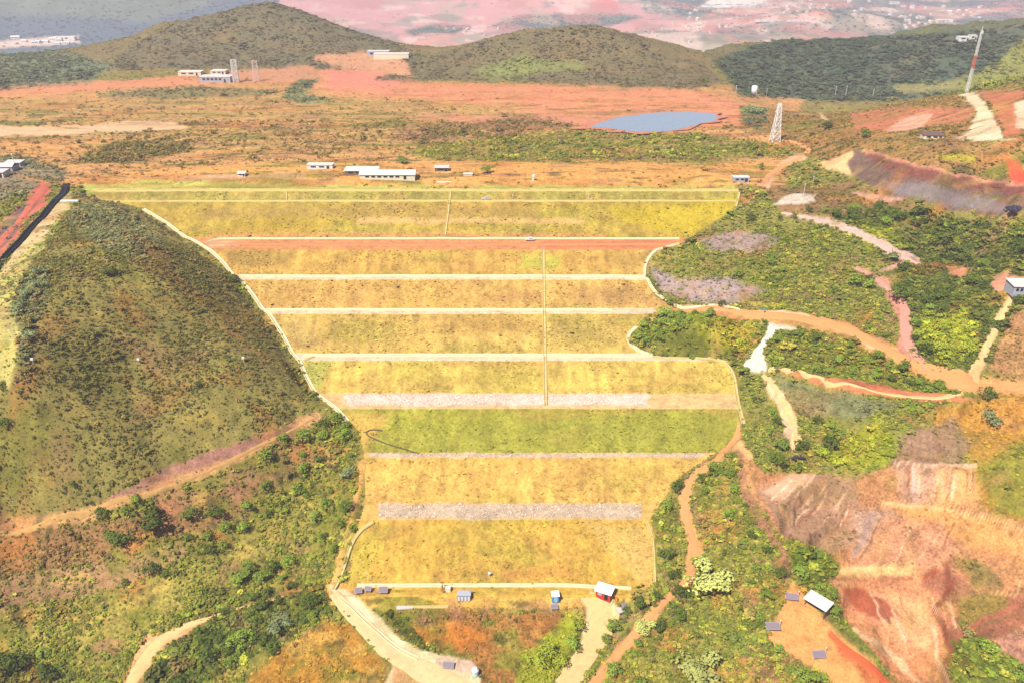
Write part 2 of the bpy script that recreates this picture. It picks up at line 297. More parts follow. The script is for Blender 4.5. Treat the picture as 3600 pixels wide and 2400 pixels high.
# mound between berm and road
rg((148,140,66),.5,.9,'green',1.3,[(1498,590),(1570,556),(1600,535),(1700,470),(1760,430),(1850,460),(1900,500),(2060,600),(2050,700),(2060,800),(1950,740),(1850,715),(1700,708),(1560,702),(1505,678),(1485,636)],5)
rg((178,150,140),.4,.2,'grey',1.0,[(1600,550),(1700,530),(1800,545),(1760,580),(1640,572)],8)
rg((180,154,150),.4,.25,'grey',1.0,[(1490,612),(1560,640),(1680,640),(1760,660),(1700,690),(1600,696),(1520,672)],10)
rg((200,190,50),.3,.7,'lime',.9,[(1700,688),(1800,692),(1840,704),(1760,706)],4)
# the wooded bowl
rg((120,124,48),.5,1.0,'dark',2.1,[(1900,500),(2040,480),(2200,500),(2352,520),(2700,560),(2700,780),(2352,760),(2290,820),(2250,850),(2160,840),(2100,810),(2090,700),(2060,620),(1980,560)],8)
rg((158,160,44),.4,1,'lime',1.9,[(2110,730),(2240,720),(2260,800),(2180,840),(2110,800)],14)
rg((158,166,48),.4,.9,'lime',1.6,[(1960,530),(2050,520),(2050,580),(1990,570)],14)
rg((226,150,128),.25,0,'grey',.8,[(2040,650),(2080,690),(2092,760),(2090,810),(2120,850),(2080,830),(2062,800),(2066,740),(2040,690)],4)
strip((232,190,172),.3,0,'grey',.8,[(1800,492),(1860,500),(1960,535),(2050,580),(2110,605)],[8,12,18,22,18],4)
strip((232,180,164),.3,0,'grey',.8,[(1960,615),(2010,640),(2050,655)],[10,20,22],4)
strip((226,170,150),.3,0,'grey',.8,[(2000,640),(2060,608),(2110,600)],[8,10,8],4)
rg((236,156,116),.3,0,'grey',.8,[(2170,610),(2230,612),(2230,640),(2200,640)],4)
rg((240,164,130),.3,0,'grey',.8,[(2280,640),(2310,620),(2352,640),(2500,640),(2500,680),(2352,675),(2290,670)],5)
strip((244,196,138),.2,0,'gold',.6,[(2330,680),(2300,730),(2280,780),(2250,830),(2230,870)],[14,16,18,22,34],4)
rg((190,140,90),.5,.3,'brush',1.0,[(2352,700),(2320,740),(2290,800),(2262,850),(2352,880),(2700,890),(2700,700)],6)
rg((160,120,78),.5,.6,'brush',1.2,[(1740,432),(1850,430),(1960,420),(2100,470),(2100,490),(2000,482),(1850,490),(1790,488)],8)
rg((236,180,140),.25,0,'gold',.8,[(1740,428),(1770,398),(1800,370),(1850,345),(1862,348),(1852,366),(1800,385),(1770,420),(1765,440)],4)
rg((244,200,140),.25,0,'gold',.8,[(1880,380),(1960,350),(2000,344),(1950,380),(1960,405),(1930,400)],4)
rg((236,214,190),.3,0,'gold',.8,[(1815,448),(1875,446),(1870,462),(1830,470),(1770,472)],4)
# rim on the right
rg((176,132,74),.55,.55,'brush',1.3,[(1700,240),(1840,232),(2000,228),(2230,215),(2352,200),(2700,190),(2700,420),(2352,425),(2120,395),(1990,345),(1900,370),(1800,340),(1780,300),(1700,285)],6,(0,520))
rg((130,140,80),.5,1,'bluish',1.7,[(1700,240),(1760,240),(1765,290),(1740,300),(1710,285)],6,(0,520))
rg((212,128,92),.35,.05,'brush',1.0,[(1950,260),(2100,245),(2250,250),(2200,285),(2050,300),(1960,300)],6,(0,520))
rg((238,180,150),.2,0,'brush',1.0,[(2022,304),(2090,268),(2140,262),(2140,280),(2085,304)],3,(0,520))
rg((246,226,184),.25,0,'brush',1.0,[(2200,216),(2240,214),(2262,240),(2290,275),(2305,312),(2340,322),(2190,322),(2230,300),(2242,265),(2225,235)],4,(0,520))
rg((214,128,84),.3,0,'brush',1.0,[(2240,212),(2352,205),(2352,320),(2310,315),(2290,260),(2262,228)],4,(0,520))
rg((250,214,180),.2,0,'brush',1.0,[(2325,240),(2352,230),(2500,230),(2500,300),(2340,290)],4,(0,520))
strip((240,200,150),.2,0,'brush',1.0,[(1862,232),(1880,258),(1900,275)],8,3,(0,520))
rg((200,180,50),.3,.6,'lime',.8,[(2150,355),(2240,358),(2240,378),(2160,370)],6)
rg((240,96,66),.2,0,'brush',1.0,[(2310,362),(2340,370),(2365,440),(2352,460),(2320,420)],4)
rg((130,100,88),.4,0,'brush',1.0,[(1945,380),(1965,348),(2000,350),(2120,410),(2352,450),(2700,480),(2700,560),(2352,500),(2180,484),(2050,455),(1960,405)],2.5)
rg((140,84,70),.4,.04,'brush',1.0,[(1990,352),(2070,368),(2180,402),(2352,432),(2352,455),(2200,432),(2080,405),(2000,375)],2.5)
rg((146,130,128),.2,0,'brush',1.0,[(2020,418),(2120,424),(2250,456),(2352,482),(2320,492),(2180,476),(2060,450)],3)
rg((222,150,122),.3,0,'brush',1.0,[(1990,350),(2070,364),(2180,396),(2352,426),(2352,434),(2180,404),(2070,371),(1995,356)],2)
rg((232,172,150),.25,0,'brush',1.0,[(1945,440),(2030,446),(2080,462),(2010,462)],4)
# beyond the plateau
FAR=[]
rg((124,116,84),.35,.9,'hillscrub',2.0,[(-400,100),(250,150),(330,90),(500,10),(620,-10),(800,50),(950,120),(1000,150),(740,160),(560,165),(300,185),(0,215),(-400,230)],8,(640,960))
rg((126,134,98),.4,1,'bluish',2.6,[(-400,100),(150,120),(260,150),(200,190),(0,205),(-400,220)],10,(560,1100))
rg((128,116,80),.35,.9,'hillscrub',1.9,[(960,140),(1100,95),(1350,55),(1480,90),(1620,150),(1660,190),(1600,206),(1340,196),(1150,188),(1000,186),(860,184)],6,(560,900))
rg((146,150,84),.4,.9,'green',2.0,[(1090,165),(1150,146),(1200,128),(1260,140),(1340,146),(1350,160),(1240,164),(1210,178),(1130,182)],14,(560,900))
rg((222,160,120),.3,.1,'brush',1.6,[(730,128),(850,120),(930,135),(950,175),(800,160),(720,140)],5,(560,900))
rg((214,150,110),.3,.1,'brush',1.6,[(430,175),(560,160),(720,150),(740,180),(560,190),(440,190)],5,(560,900))
rg((84,102,80),.35,1,'wood',4.2,[(1640,140),(1760,95),(2130,80),(2352,60),(2700,20),(2700,200),(2230,215),(2000,235),(1850,232),(1700,220)],6,(480,960))
rg((150,150,70),.4,.8,'green',2.2,[(2180,190),(2280,150),(2352,90),(2700,60),(2700,220),(2352,205),(2250,205),(2150,212)],8,(440,960))
rg((158,150,90),.3,.4,'lime',2.0,[(2050,200),(2200,185),(2220,205),(2080,215)],6,(440,960))
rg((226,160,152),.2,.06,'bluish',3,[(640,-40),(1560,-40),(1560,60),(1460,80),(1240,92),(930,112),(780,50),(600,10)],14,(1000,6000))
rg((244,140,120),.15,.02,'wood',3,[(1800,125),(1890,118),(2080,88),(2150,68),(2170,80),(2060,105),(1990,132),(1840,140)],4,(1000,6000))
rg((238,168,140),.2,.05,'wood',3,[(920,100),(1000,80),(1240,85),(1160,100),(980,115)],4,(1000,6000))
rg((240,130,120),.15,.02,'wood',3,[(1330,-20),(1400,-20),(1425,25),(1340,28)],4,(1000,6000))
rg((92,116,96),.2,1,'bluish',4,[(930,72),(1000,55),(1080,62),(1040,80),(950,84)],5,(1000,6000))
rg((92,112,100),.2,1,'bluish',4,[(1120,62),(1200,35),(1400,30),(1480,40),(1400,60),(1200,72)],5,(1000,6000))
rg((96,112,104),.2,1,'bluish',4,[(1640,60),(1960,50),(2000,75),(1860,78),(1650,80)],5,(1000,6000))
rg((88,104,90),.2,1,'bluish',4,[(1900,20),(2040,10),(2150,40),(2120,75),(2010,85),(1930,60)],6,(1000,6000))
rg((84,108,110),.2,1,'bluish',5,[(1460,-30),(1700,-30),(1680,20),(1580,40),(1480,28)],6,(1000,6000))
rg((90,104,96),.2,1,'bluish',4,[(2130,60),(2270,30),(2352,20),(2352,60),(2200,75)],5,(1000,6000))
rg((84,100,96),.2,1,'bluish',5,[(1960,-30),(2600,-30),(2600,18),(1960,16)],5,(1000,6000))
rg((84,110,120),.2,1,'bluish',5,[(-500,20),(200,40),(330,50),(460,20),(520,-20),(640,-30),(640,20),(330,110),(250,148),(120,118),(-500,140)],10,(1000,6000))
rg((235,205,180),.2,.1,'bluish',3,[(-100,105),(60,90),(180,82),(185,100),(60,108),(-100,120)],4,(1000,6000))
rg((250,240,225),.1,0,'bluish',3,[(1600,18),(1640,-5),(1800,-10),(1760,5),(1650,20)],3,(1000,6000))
for L_,w_,c_ in [([(1925,1312),(2000,1300),(2108,1298)],11,(250,200,136)),([(2035,1160),(2160,1164),(2260,1182),(2352,1222),(2500,1290)],7,(246,194,136)),([(2060,1064),(2160,1068),(2250,1074)],6,(240,196,160)),
  ([(2168,1290),(2182,1345),(2150,1400),(2172,1462),(2180,1505),(2160,1540),(2190,1620)],15,(150,84,58)),([(2150,1300),(2125,1330)],12,(178,92,60)),([(2190,1470),(2260,1420),(2352,1380)],16,(186,112,84)),
  ([(1900,1336),(2000,1330),(2100,1328)],7,(196,122,86)),([(1960,1440),(2060,1520),(2150,1620)],9,(250,200,150)),([(2140,1440),(2150,1520),(2200,1600)],8,(248,204,160)),([(2270,1360),(2340,1360),(2352,1330)],6,(236,176,120)),
  ([(2010,1180),(1990,1220),(1960,1270)],14,(186,150,132)),([(2100,1075),(2105,1150)],7,(240,196,176)),([(2170,1075),(2172,1145)],9,(250,190,140)),([(2080,1072),(2082,1148)],6,(200,150,124))]:
    strip(c_,.3,0,'brush',.8,L_,w_,2.5)
r9=random.Random(12)
for i in range(46):   # runnels down the cut slopes
    a=r9.choice([((1770,1900),(1085,1110),(-70,60)),((1990,2200),(1185,1215),(-60,95)),((2060,2250),(1072,1085),(2,72)),((1820,1960),(1120,1200),(-40,60)),((2000,2200),(1345,1400),(40,110))])
    u0=r9.uniform(*a[0]);v0=r9.uniform(*a[1]);dx,dy=a[2]; k=r9.uniform(.5,1)
    strip(r9.choice([(240,186,146),(170,112,82),(198,134,96),(250,206,166),(150,104,82)]),.4,0,'brush',.7,[(u0,v0),(u0+dx*k*.5+r9.uniform(-4,4),v0+dy*k*.5),(u0+dx*k,v0+dy*k)],r9.uniform(2.5,6),2)
def sdist(px,py,poly):
    """signed distance (negative inside)"""
    d=np.full(px.shape,1e9); ins=np.zeros(px.shape,bool); m=len(poly)
    for i in range(m):
        ax,ay=poly[i]; bx,by=poly[(i+1)%m]; ex,ey=bx-ax,by-ay; L=ex*ex+ey*ey+1e-9
        t=np.clip(((px-ax)*ex+(py-ay)*ey)/L,0,1); dx=px-ax-t*ex; dy=py-ay-t*ey
        d=np.minimum(d,dx*dx+dy*dy)
        c=((ay>py)!=(by>py)); xi=ax+(py-ay)*ex/(ey if abs(ey)>1e-9 else 1e-9)
        ins^=c&(px<xi)
    d=np.sqrt(d); return np.where(ins,-d,d)
def cover(x,y,z):
    """albedo, mottle, plant density, palette, plant size of the open country"""
    N=len(x); u,v=proj(x,y,z)
    wx=fbm(x/7,y/7,41,3);wy=fbm(x/7,y/7,47,3)
    wa=np.clip(10-y/120,2.2,9); pitm=sstep(60,80,x)*(1-sstep(222,246,y))*sstep(110,135,y); wb=np.clip(1.15-y/420,.2,1.)*(1-.75*pitm)
    u=u+wx*wa*1.5+fbm(x/24,y/24,43,2)*16*wb+fbm(x/2.2,y/2.2,44,2)*7*np.clip(1-y/260,0,1); v=v+wy*wa*1.1+fbm(x/24,y/24,49,2)*10*wb+fbm(x/2.2,y/2.2,45,2)*4*np.clip(1-y/260,0,1)
    col=np.tile(A(150,138,66),(N,1)); mo=np.full(N,.45); ve=np.full(N,.6); pal=np.full(N,PK.index('green')); sz=np.full(N,1.4)
    hf=(sstep(600,700,y)*(1-sstep(940,980,y))*.8)[:,None]; col=col*(1-hf)+A(136,118,84)*hf; hf2=(sstep(700,760,y)*sstep(150,260,x)*(1-sstep(940,980,y)))[:,None]; col=col*(1-hf2)+A(104,112,76)*hf2
    # far country: bare pink soil with woods, some haze paleness put into the colours
    f=sstep(860,940,y); t=fbm(x/260,y/300,61); 
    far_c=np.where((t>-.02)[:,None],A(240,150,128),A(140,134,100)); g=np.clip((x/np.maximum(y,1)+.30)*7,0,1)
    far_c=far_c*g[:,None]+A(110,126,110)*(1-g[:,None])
    for cc,sd_,th in (((196,164,134),301,.05),((140,148,116),307,.12),((250,206,190),311,.2),((214,128,112),313,.15),((110,126,110),317,.1)):
        wq=(sstep(th,th+.18,fbm(x/130,y/190,sd_,4))*g*.7)[:,None]; far_c=far_c*(1-wq)+A(*cc)*wq
    far_c=far_c*(1+.3*fbm(x/60,y/90,66)[:,None])
    col=col*(1-f[:,None])+far_c*f[:,None]; ve=ve*(1-f)+f*np.where(t>.08,.10,.8); sz=sz*(1-f)+3.6*f
    pal=np.where(f>.5,PK.index('bluish'),pal)
    for c,m,vd,p,s,fe,poly,(ya,yb) in RG:
        b=(u>poly[:,0].min()-fe*2)&(u<poly[:,0].max()+fe*2)&(v>poly[:,1].min()-fe*2)&(v<poly[:,1].max()+fe*2)&(y>ya)&(y<yb)
        i=np.nonzero(b)[0]
        if len(i)==0: continue
        w=1-sstep(-fe,fe,sdist(u[i],v[i],poly)); ww=w[:,None]
        col[i]=col[i]*(1-ww)+c*ww; mo[i]=mo[i]*(1-w)+m*w; ve[i]=ve[i]*(1-w)+vd*w; sz[i]=sz[i]*(1-w)+s*w
        pal[i]=np.where(w>rng.random(len(i)),p,pal[i])
    if f.max()>.5:
        for cc,sd_ in (((190,170,140),331),((250,214,196),337),((120,134,112),341),((206,130,116),343)):
            wq=(f*g*.6*sstep(.12,.3,fbm(x/90,y/150,sd_,4)))[:,None]; col=col*(1-wq)+A(*cc)*wq
    near=1-.8*sstep(470,620,y)-.2*sstep(900,1100,y); q=(mo/.45)*near*(1-.6*pitm)
    def blend(cc,w):
        nonlocal col
        w=(np.clip(w,0,1)*np.clip(q,0,1.2))[:,None]; w=np.clip(w,0,.8); col=col*(1-w)+A(*cc)*w
    sx=1+sstep(250,420,y)*2.2
    blend((196,128,62),.75*sstep(.08,.5,fbm(x/(15*sx),y/9,141,4)))
    blend((126,128,40),.75*sstep(.1,.5,fbm(x/(11*sx),y/7,147,4)))
    blend((222,184,92),.45*sstep(.14,.55,fbm(x/(7*sx),y/5,153,4)))
    blend((176,124,92),.55*sstep(.2,.5,fbm(x/(9*sx),y/7,159,3)))
    blend((92,88,40),.65*sstep(.22,.55,fbm(x/(4*sx),y/3.,163,3)))
    col=col*(1+.35*(q*fbm(x/2.5,y/2.5,171,2)*np.clip(1.1-y/300,0,1)))[:,None]
    return col,mo,ve,pal,sz
# ---------------------------------------------------------------- materials
MATS={}
def nmix(nt,a,b,fac,mode='MIX'):
    m=nt.nodes.new('ShaderNodeMix'); m.data_type='RGBA'; m.blend_type=mode
    if isinstance(fac,(int,float)): m.inputs[0].default_value=fac
    else: nt.links.new(fac,m.inputs[0])
    for k,i in ((a,6),(b,7)):
        if hasattr(k,'is_output'): nt.links.new(k,m.inputs[i])
        else: m.inputs[i].default_value=(*k,1)
    return m.outputs[2]
def nmath(nt,op,a,b=0.):
    m=nt.nodes.new('ShaderNodeMath'); m.operation=op
    for i,k in enumerate((a,b)):
        if hasattr(k,'is_output'): nt.links.new(k,m.inputs[i])
        else: m.inputs[i].default_value=k
    return m.outputs[0]
def noise(nt,scale,detail=3,vec=None,rough=.6):
    n=nt.nodes.new('ShaderNodeTexNoise'); n.inputs['Scale'].default_value=scale; n.inputs['Detail'].default_value=detail; n.inputs['Roughness'].default_value=rough
    if vec is not None: nt.links.new(vec,n.inputs['Vector'])
    return n.outputs['Fac']
def newmat(name):
    m=bpy.data.materials.new(name); m.use_nodes=True; b=m.node_tree.nodes['Principled BSDF']; b.inputs['Specular IOR Level'].default_value=.15; b.inputs['Roughness'].default_value=.9
    return m,m.node_tree,b
def simple(name,c,rough=.8,var=.2,scale=.8,metal=0,spec=.2):
    """c is albedo"""
    if name in MATS: return MATS[name]
    m,nt,b=newmat(name); tc=nt.nodes.new('ShaderNodeTexCoord').outputs['Object']
    n=noise(nt,scale,4,tc); n=nmath(nt,'ADD',nmath(nt,'MULTIPLY',nmath(nt,'SUBTRACT',n,.5),var*3),1.)
    v=nt.nodes.new('ShaderNodeVectorMath'); v.operation='SCALE'; v.inputs[0].default_value=tuple(c); nt.links.new(n,v.inputs['Scale'])
    nt.links.new(v.outputs[0],b.inputs['Base Color']); b.inputs['Roughness'].default_value=rough; b.inputs['Metallic'].default_value=metal; b.inputs['Specular IOR Level'].default_value=spec
    MATS[name]=m; return m
def ground_mat(name,fine=(1.6,.35,.06),amp=1.0,tint=A(120,90,45)):
    m,nt,b=newmat(name); at=nt.nodes.new('ShaderNodeAttribute'); at.attribute_name='Col'
    tc=nt.nodes.new('ShaderNodeTexCoord').outputs['Object']
    n1=noise(nt,fine[0],2,tc,.7); n2=noise(nt,fine[1],4,tc,.65); n3=noise(nt,fine[2],3,tc)
    k=nmath(nt,'ADD',nmath(nt,'MULTIPLY',nmath(nt,'SUBTRACT',n1,.5),2.2*amp),nmath(nt,'MULTIPLY',nmath(nt,'SUBTRACT',n2,.5),2.0*amp))
    k=nmath(nt,'ADD',k,nmath(nt,'MULTIPLY',nmath(nt,'SUBTRACT',n3,.5),.7*amp))
    k=nmath(nt,'ADD',nmath(nt,'MULTIPLY',k,nmath(nt,'ADD',at.outputs['Alpha'],.12)),1.)
    k=nmath(nt,'MAXIMUM',k,.35)
    v=nt.nodes.new('ShaderNodeVectorMath'); v.operation='SCALE'; nt.links.new(at.outputs['Color'],v.inputs[0]); nt.links.new(k,v.inputs['Scale'])
    # scattered darker tussocks
    n4=noise(nt,fine[0]*.55,3,tc,.7); r=nt.nodes.new('ShaderNodeMapRange'); r.inputs[1].default_value=.56; r.inputs[2].default_value=.68; nt.links.new(n4,r.inputs[0])
    f=nmath(nt,'MULTIPLY',r.outputs[0],nmath(nt,'MULTIPLY',at.outputs['Alpha'],.75))
    c=nmix(nt,v.outputs[0],tuple(tint),f)
    nt.links.new(c,b.inputs['Base Color'])
    bp=nt.nodes.new('ShaderNodeBump'); bp.inputs['Strength'].default_value=.55; bp.inputs['Distance'].default_value=.5
    nt.links.new(nmath(nt,'ADD',nmath(nt,'MULTIPLY',n1,.5),n2),bp.inputs['Height']); nt.links.new(bp.outputs[0],b.inputs['Normal']); return m
GM=ground_mat('earth_and_grass',(1.5,.4,.07),1.25); DM=ground_mat('dam_grass',(1.1,.2,.05),1.5,A(200,150,74))
# ---------------------------------------------------------------- object helpers
def tag(o,label=None,cat=None,group=None,kind=None):
    if label: o['label']=label
    if cat: o['category']=cat
    if group: o['group']=group
    if kind: o['kind']=kind
    return o
def empty(name,loc,rz=0):
    o=bpy.data.objects.new(name,None); COL.objects.link(o); o.location=loc; o.rotation_euler=(0,0,rz); o.empty_display_size=.5; return o
def mesh_np(name,V,Fq,mat,parent=None,col=None,smooth=False):
    me=bpy.data.meshes.new(name); V=np.asarray(V,np.float32); Fq=np.asarray(Fq,np.int32); k=Fq.shape[1]
    me.vertices.add(len(V)); me.vertices.foreach_set('co',V.ravel())
    me.loops.add(Fq.size); me.loops.foreach_set('vertex_index',Fq.ravel())
    me.polygons.add(len(Fq)); me.polygons.foreach_set('loop_start',np.arange(0,Fq.size,k,dtype=np.int32)); me.polygons.foreach_set('loop_total',np.full(len(Fq),k,np.int32))
    if smooth: me.polygons.foreach_set('use_smooth',np.ones(len(Fq),bool))
    me.update(calc_edges=True)
    if col is not None:
        a=me.color_attributes.new('Col','FLOAT_COLOR','POINT'); a.data.foreach_set('color',np.asarray(col,np.float32).ravel())
    for mm in (mat if isinstance(mat,(list,tuple)) else [mat]): me.materials.append(mm)
    o=bpy.data.objects.new(name,me); COL.objects.link(o)
    if parent: o.parent=parent
    return o
class MB:
    def __init__(s): s.bm=bmesh.new()
    def box(s,c,d,rz=0,rx=0,ry=0):
        m=Matrix.Translation(c)@Matrix.Rotation(rz,4,'Z')@Matrix.Rotation(ry,4,'Y')@Matrix.Rotation(rx,4,'X')@Matrix.Diagonal((d[0],d[1],d[2],1))
        bmesh.ops.create_cube(s.bm,size=1,matrix=m); return s
    def bar(s,a,b,r=.05,seg=5,r2=None):
        a=Vector(a);b=Vector(b);d=b-a
        m=Matrix.Translation((a+b)/2)@d.to_track_quat('Z','Y').to_matrix().to_4x4()
        bmesh.ops.create_cone(s.bm,cap_ends=True,segments=seg,radius1=r,radius2=r if r2 is None else r2,depth=d.length,matrix=m); return s
    def poly(s,pts,faces):
        v=[s.bm.verts.new(p) for p in pts]
        for f in faces: s.bm.faces.new([v[i] for i in f])
        return s
    def prism(s,outline,y0,y1):   # outline in x,z extruded along y
        k=len(outline); p=[(x,y0,z) for x,z in outline]+[(x,y1,z) for x,z in outline]
        return s.poly(p,[list(range(k)),list(range(2*k-1,k-1,-1))]+[[i+k,(i+1)%k+k,(i+1)%k,i][::1] for i in range(k)])
    def build(s,name,mat,parent=None,bevel=0,smooth=False):
        bmesh.ops.recalc_face_normals(s.bm,faces=s.bm.faces)
        if bevel: bmesh.ops.bevel(s.bm,geom=list(s.bm.edges),offset=bevel,segments=1,affect='EDGES')
        me=bpy.data.meshes.new(name); s.bm.to_mesh(me); s.bm.free(); me.materials.append(mat)
        if smooth:
            for p in me.polygons: p.use_smooth=True
        o=bpy.data.objects.new(name,me); COL.objects.link(o)
        if parent: o.parent=parent
        return o
def copy_tree(o,parent=None):
    c=o.copy(); COL.objects.link(c); c.parent=parent
    for ch in list(o.children): copy_tree(ch,c)
    return c
# ---------------------------------------------------------------- ground sheet
pxs=1024/2352
rows=[-60,-20,20,50,70]
for v in np.arange(1780,-30,-3.1): rows.append(Yv(v,8.0*(v<1300)+0) if v>438 else Yv(v,60))
rows=[r for r in rows if r<100 or r>470]+list(np.arange(100,262,.55))+list(np.arange(262,470,.85))
rows+=list(np.geomspace(1150,3400,150))
rows=np.array(sorted(set(np.round(rows,3)))); rows=rows[(rows<3400)]; rows=np.concatenate([rows,np.geomspace(rows[-1]*1.02,5400,60)])
# keep the spacing fine across the plateau
s_in=np.linspace(-.64,.64,900); s_out=np.linspace(.65,1.0,40)
scol=np.concatenate([-s_out[::-1],s_in,s_out])
YY,SS=np.meshgrid(rows,scol,indexing='ij'); XX=(YY+85)*SS; XX=np.where(YY<0,(25+85)*SS,XX)
print('grid',XX.shape)
gx=XX.ravel(); gy=YY.ravel(); gz=Hgnd(gx,gy)
gc,gm,gv,gp,gs=cover(gx,gy,Hout(gx,gy)*0+gz)
def gridfaces(a,b):
    i=np.arange(a*b).reshape(a,b); return np.stack([i[:-1,:-1],i[:-1,1:],i[1:,1:],i[1:,:-1]],-1).reshape(-1,4)
ground=mesh_np('ground',np.stack([gx,gy,gz],1),gridfaces(*XX.shape),GM,None,np.concatenate([gc,gm[:,None]],1),True)
tag(ground,kind='structure')
# ---------------------------------------------------------------- dam
ys=set(np.arange(PY[0]-4,PY[-1]+6,.55)); 
for p in PY: ys|={p-.12,p+.12}
ys=np.array(sorted(ys)); tcol=np.linspace(0,1,420)
DY,T=np.meshgrid(ys,tcol,indexing='ij'); yy=np.clip(DY,PY[0],PY[-1])
wob=fbm(DY/5,T*0+3.1,71,3)*.8
DX=xl(yy)-.6+wob+(xr(yy)-xl(yy)+1.2)*T; dx_=DX.ravel(); dy_=DY.ravel(); dz=D(dy_)+dnoise(dx_,dy_)
edge=np.minimum(T,1-T).ravel(); dz=np.where((edge<.001)|(dy_<PY[0]-3.5)|(dy_>PY[-1]+5.2),dz-1.6,dz)
FC=[(232,186,80),(240,192,98),(184,178,64),(238,202,100),(232,192,100),(232,184,98),(226,178,88),(202,172,72),(190,172,82)]
BC=[(246,196,106),(246,200,122),(248,204,140),(252,224,184),(252,222,180),(252,222,180),(240,160,104),(236,206,130),(232,206,110)]
def damcol(x,y):
    fi=np.searchsorted(PY,y)-1   # even: face, odd: berm
    c=np.zeros((len(x),3)); mo=np.full(len(x),.22)
    for i in range(9):
        m=(fi==2*i)|((fi<0) if i==0 else False); c[m]=A(*FC[i])
        m=(fi==2*i+1); c[m]=A(*BC[i]); mo[m]=.12
    big=fbm(x/26,y/9,81); g=sstep(-.05,.4,big); br=sstep(.1,.5,fbm(x/18,y/5,87))
    isf=((fi%2==0)|(fi<0)); 
    c=np.where((isf)[:,None],c*(1-.5*g[:,None])+A(186,172,70)*.5*g[:,None],c)
    c=np.where((isf)[:,None],c*(1-.35*br[:,None])+A(206,150,84)*.35*br[:,None],c)
    u,v=proj(x,y,D(y)); u=u+fbm(x/6,y/6,91)*9; v=v+fbm(x/6,y/6,92)*5
    def P(cc,poly,fe,k=1.):
        nonlocal c
        w=k*(1-sstep(-fe,fe,sdist(u,v,np.array(poly,float))))[:,None]; c=c*(1-w)+A(*cc)*w
    P((232,204,170),[(868,1156),(1474,1156),(1470,1190),(872,1190)],5)
    P((250,226,206),[(790,905),(1490,905),(1485,928),(800,929)],5)
    P((240,206,180),[(850,1040),(1620,1040),(1610,1049),(850,1049)],2)
    st_=fbm(x/2.6,y/16,95,3); c=c*(1+np.where(isf,.28,.06)*st_)[:,None]; c=c*(1+.25*fbm(x/1.3,y/1.3,97,2))[:,None]
    P((214,186,52),[(1400,480),(1560,468),(1700,452),(1670,500),(1590,540),(1500,530),(1430,510)],14)
    P((196,160,84),[(470,478),(900,470),(1240,478),(1230,498),(900,500),(470,505)],8,.7)
    P((250,196,130),[(820,500),(1340,502),(1340,512),(820,514)],5,.7)
    P((205,170,60),[(540,500),(760,495),(760,530),(600,545),(480,545)],14,.6)
    P((236,164,110),[(480,536),(1100,534),(1400,538),(1400,546),(480,546)],5,.6)
    P((236,138,96),[(1250,552),(1560,552),(1560,566),(1250,572)],4,.8)
    P((238,206,160),[(470,556),(520,550),(560,562),(480,570)],5,.6)
    P((168,140,72),[(500,574),(680,578),(660,610),(560,612)],12,.6)
    P((205,200,80),[(1200,585),(1290,585),(1285,615),(1190,620)],8,.8)
    P((180,150,80),[(1400,576),(1490,578),(1480,625),(1420,620)],12,.45)
    P((196,142,88),[(1180,670),(1250,668),(1250,690),(1100,694)],8,.5)
    P((196,148,92),[(1300,668),(1440,655),(1550,700),(1320,704)],12,.55)
    P((210,160,90),[(640,650),(860,655),(860,695),(640,690)],16,.4)
    P((190,150,76),[(1010,724),(1240,728),(1250,760),(1080,752)],10,.55)
    P((178,152,84),[(1260,735),(1400,740),(1420,790),(1270,790)],18,.45)
    P((180,155,95),[(625,735),(700,735),(740,790),(690,800)],12,.55)
    P((176,186,84),[(695,830),(760,832),(740,890),(722,895)],8,.7)
    P((176,172,70),[(860,1000),(1300,960),(1680,955),(1680,1000),(1500,1040),(960,1035)],30,.5)
    P((236,188,96),[(790,945),(900,950),(840,1030),(850,1045),(790,1040)],12,.7)
    P((232,158,84),[(1150,1310),(1300,1290),(1330,1325),(1150,1335)],14,.5)
    P((225,200,80),[(815,1225),(900,1210),(840,1330),(790,1335)],10,.6)
    P((248,206,140),[(1340,1200),(1500,1210),(1500,1340),(1470,1340)],18,.35)
    c=c*np.where(isf[:,None],np.array([[.87,.86,.86]]),.92)
    return np.concatenate([c,mo[:,None]],1)
dam=mesh_np('earth_dam',np.stack([dx_,dy_,dz],1),gridfaces(*DX.shape),DM,None,damcol(dx_,dy_),False)
tag(dam,'broad terraced earth dam covered in dry yellow grass stepping down through nine benches','dam')
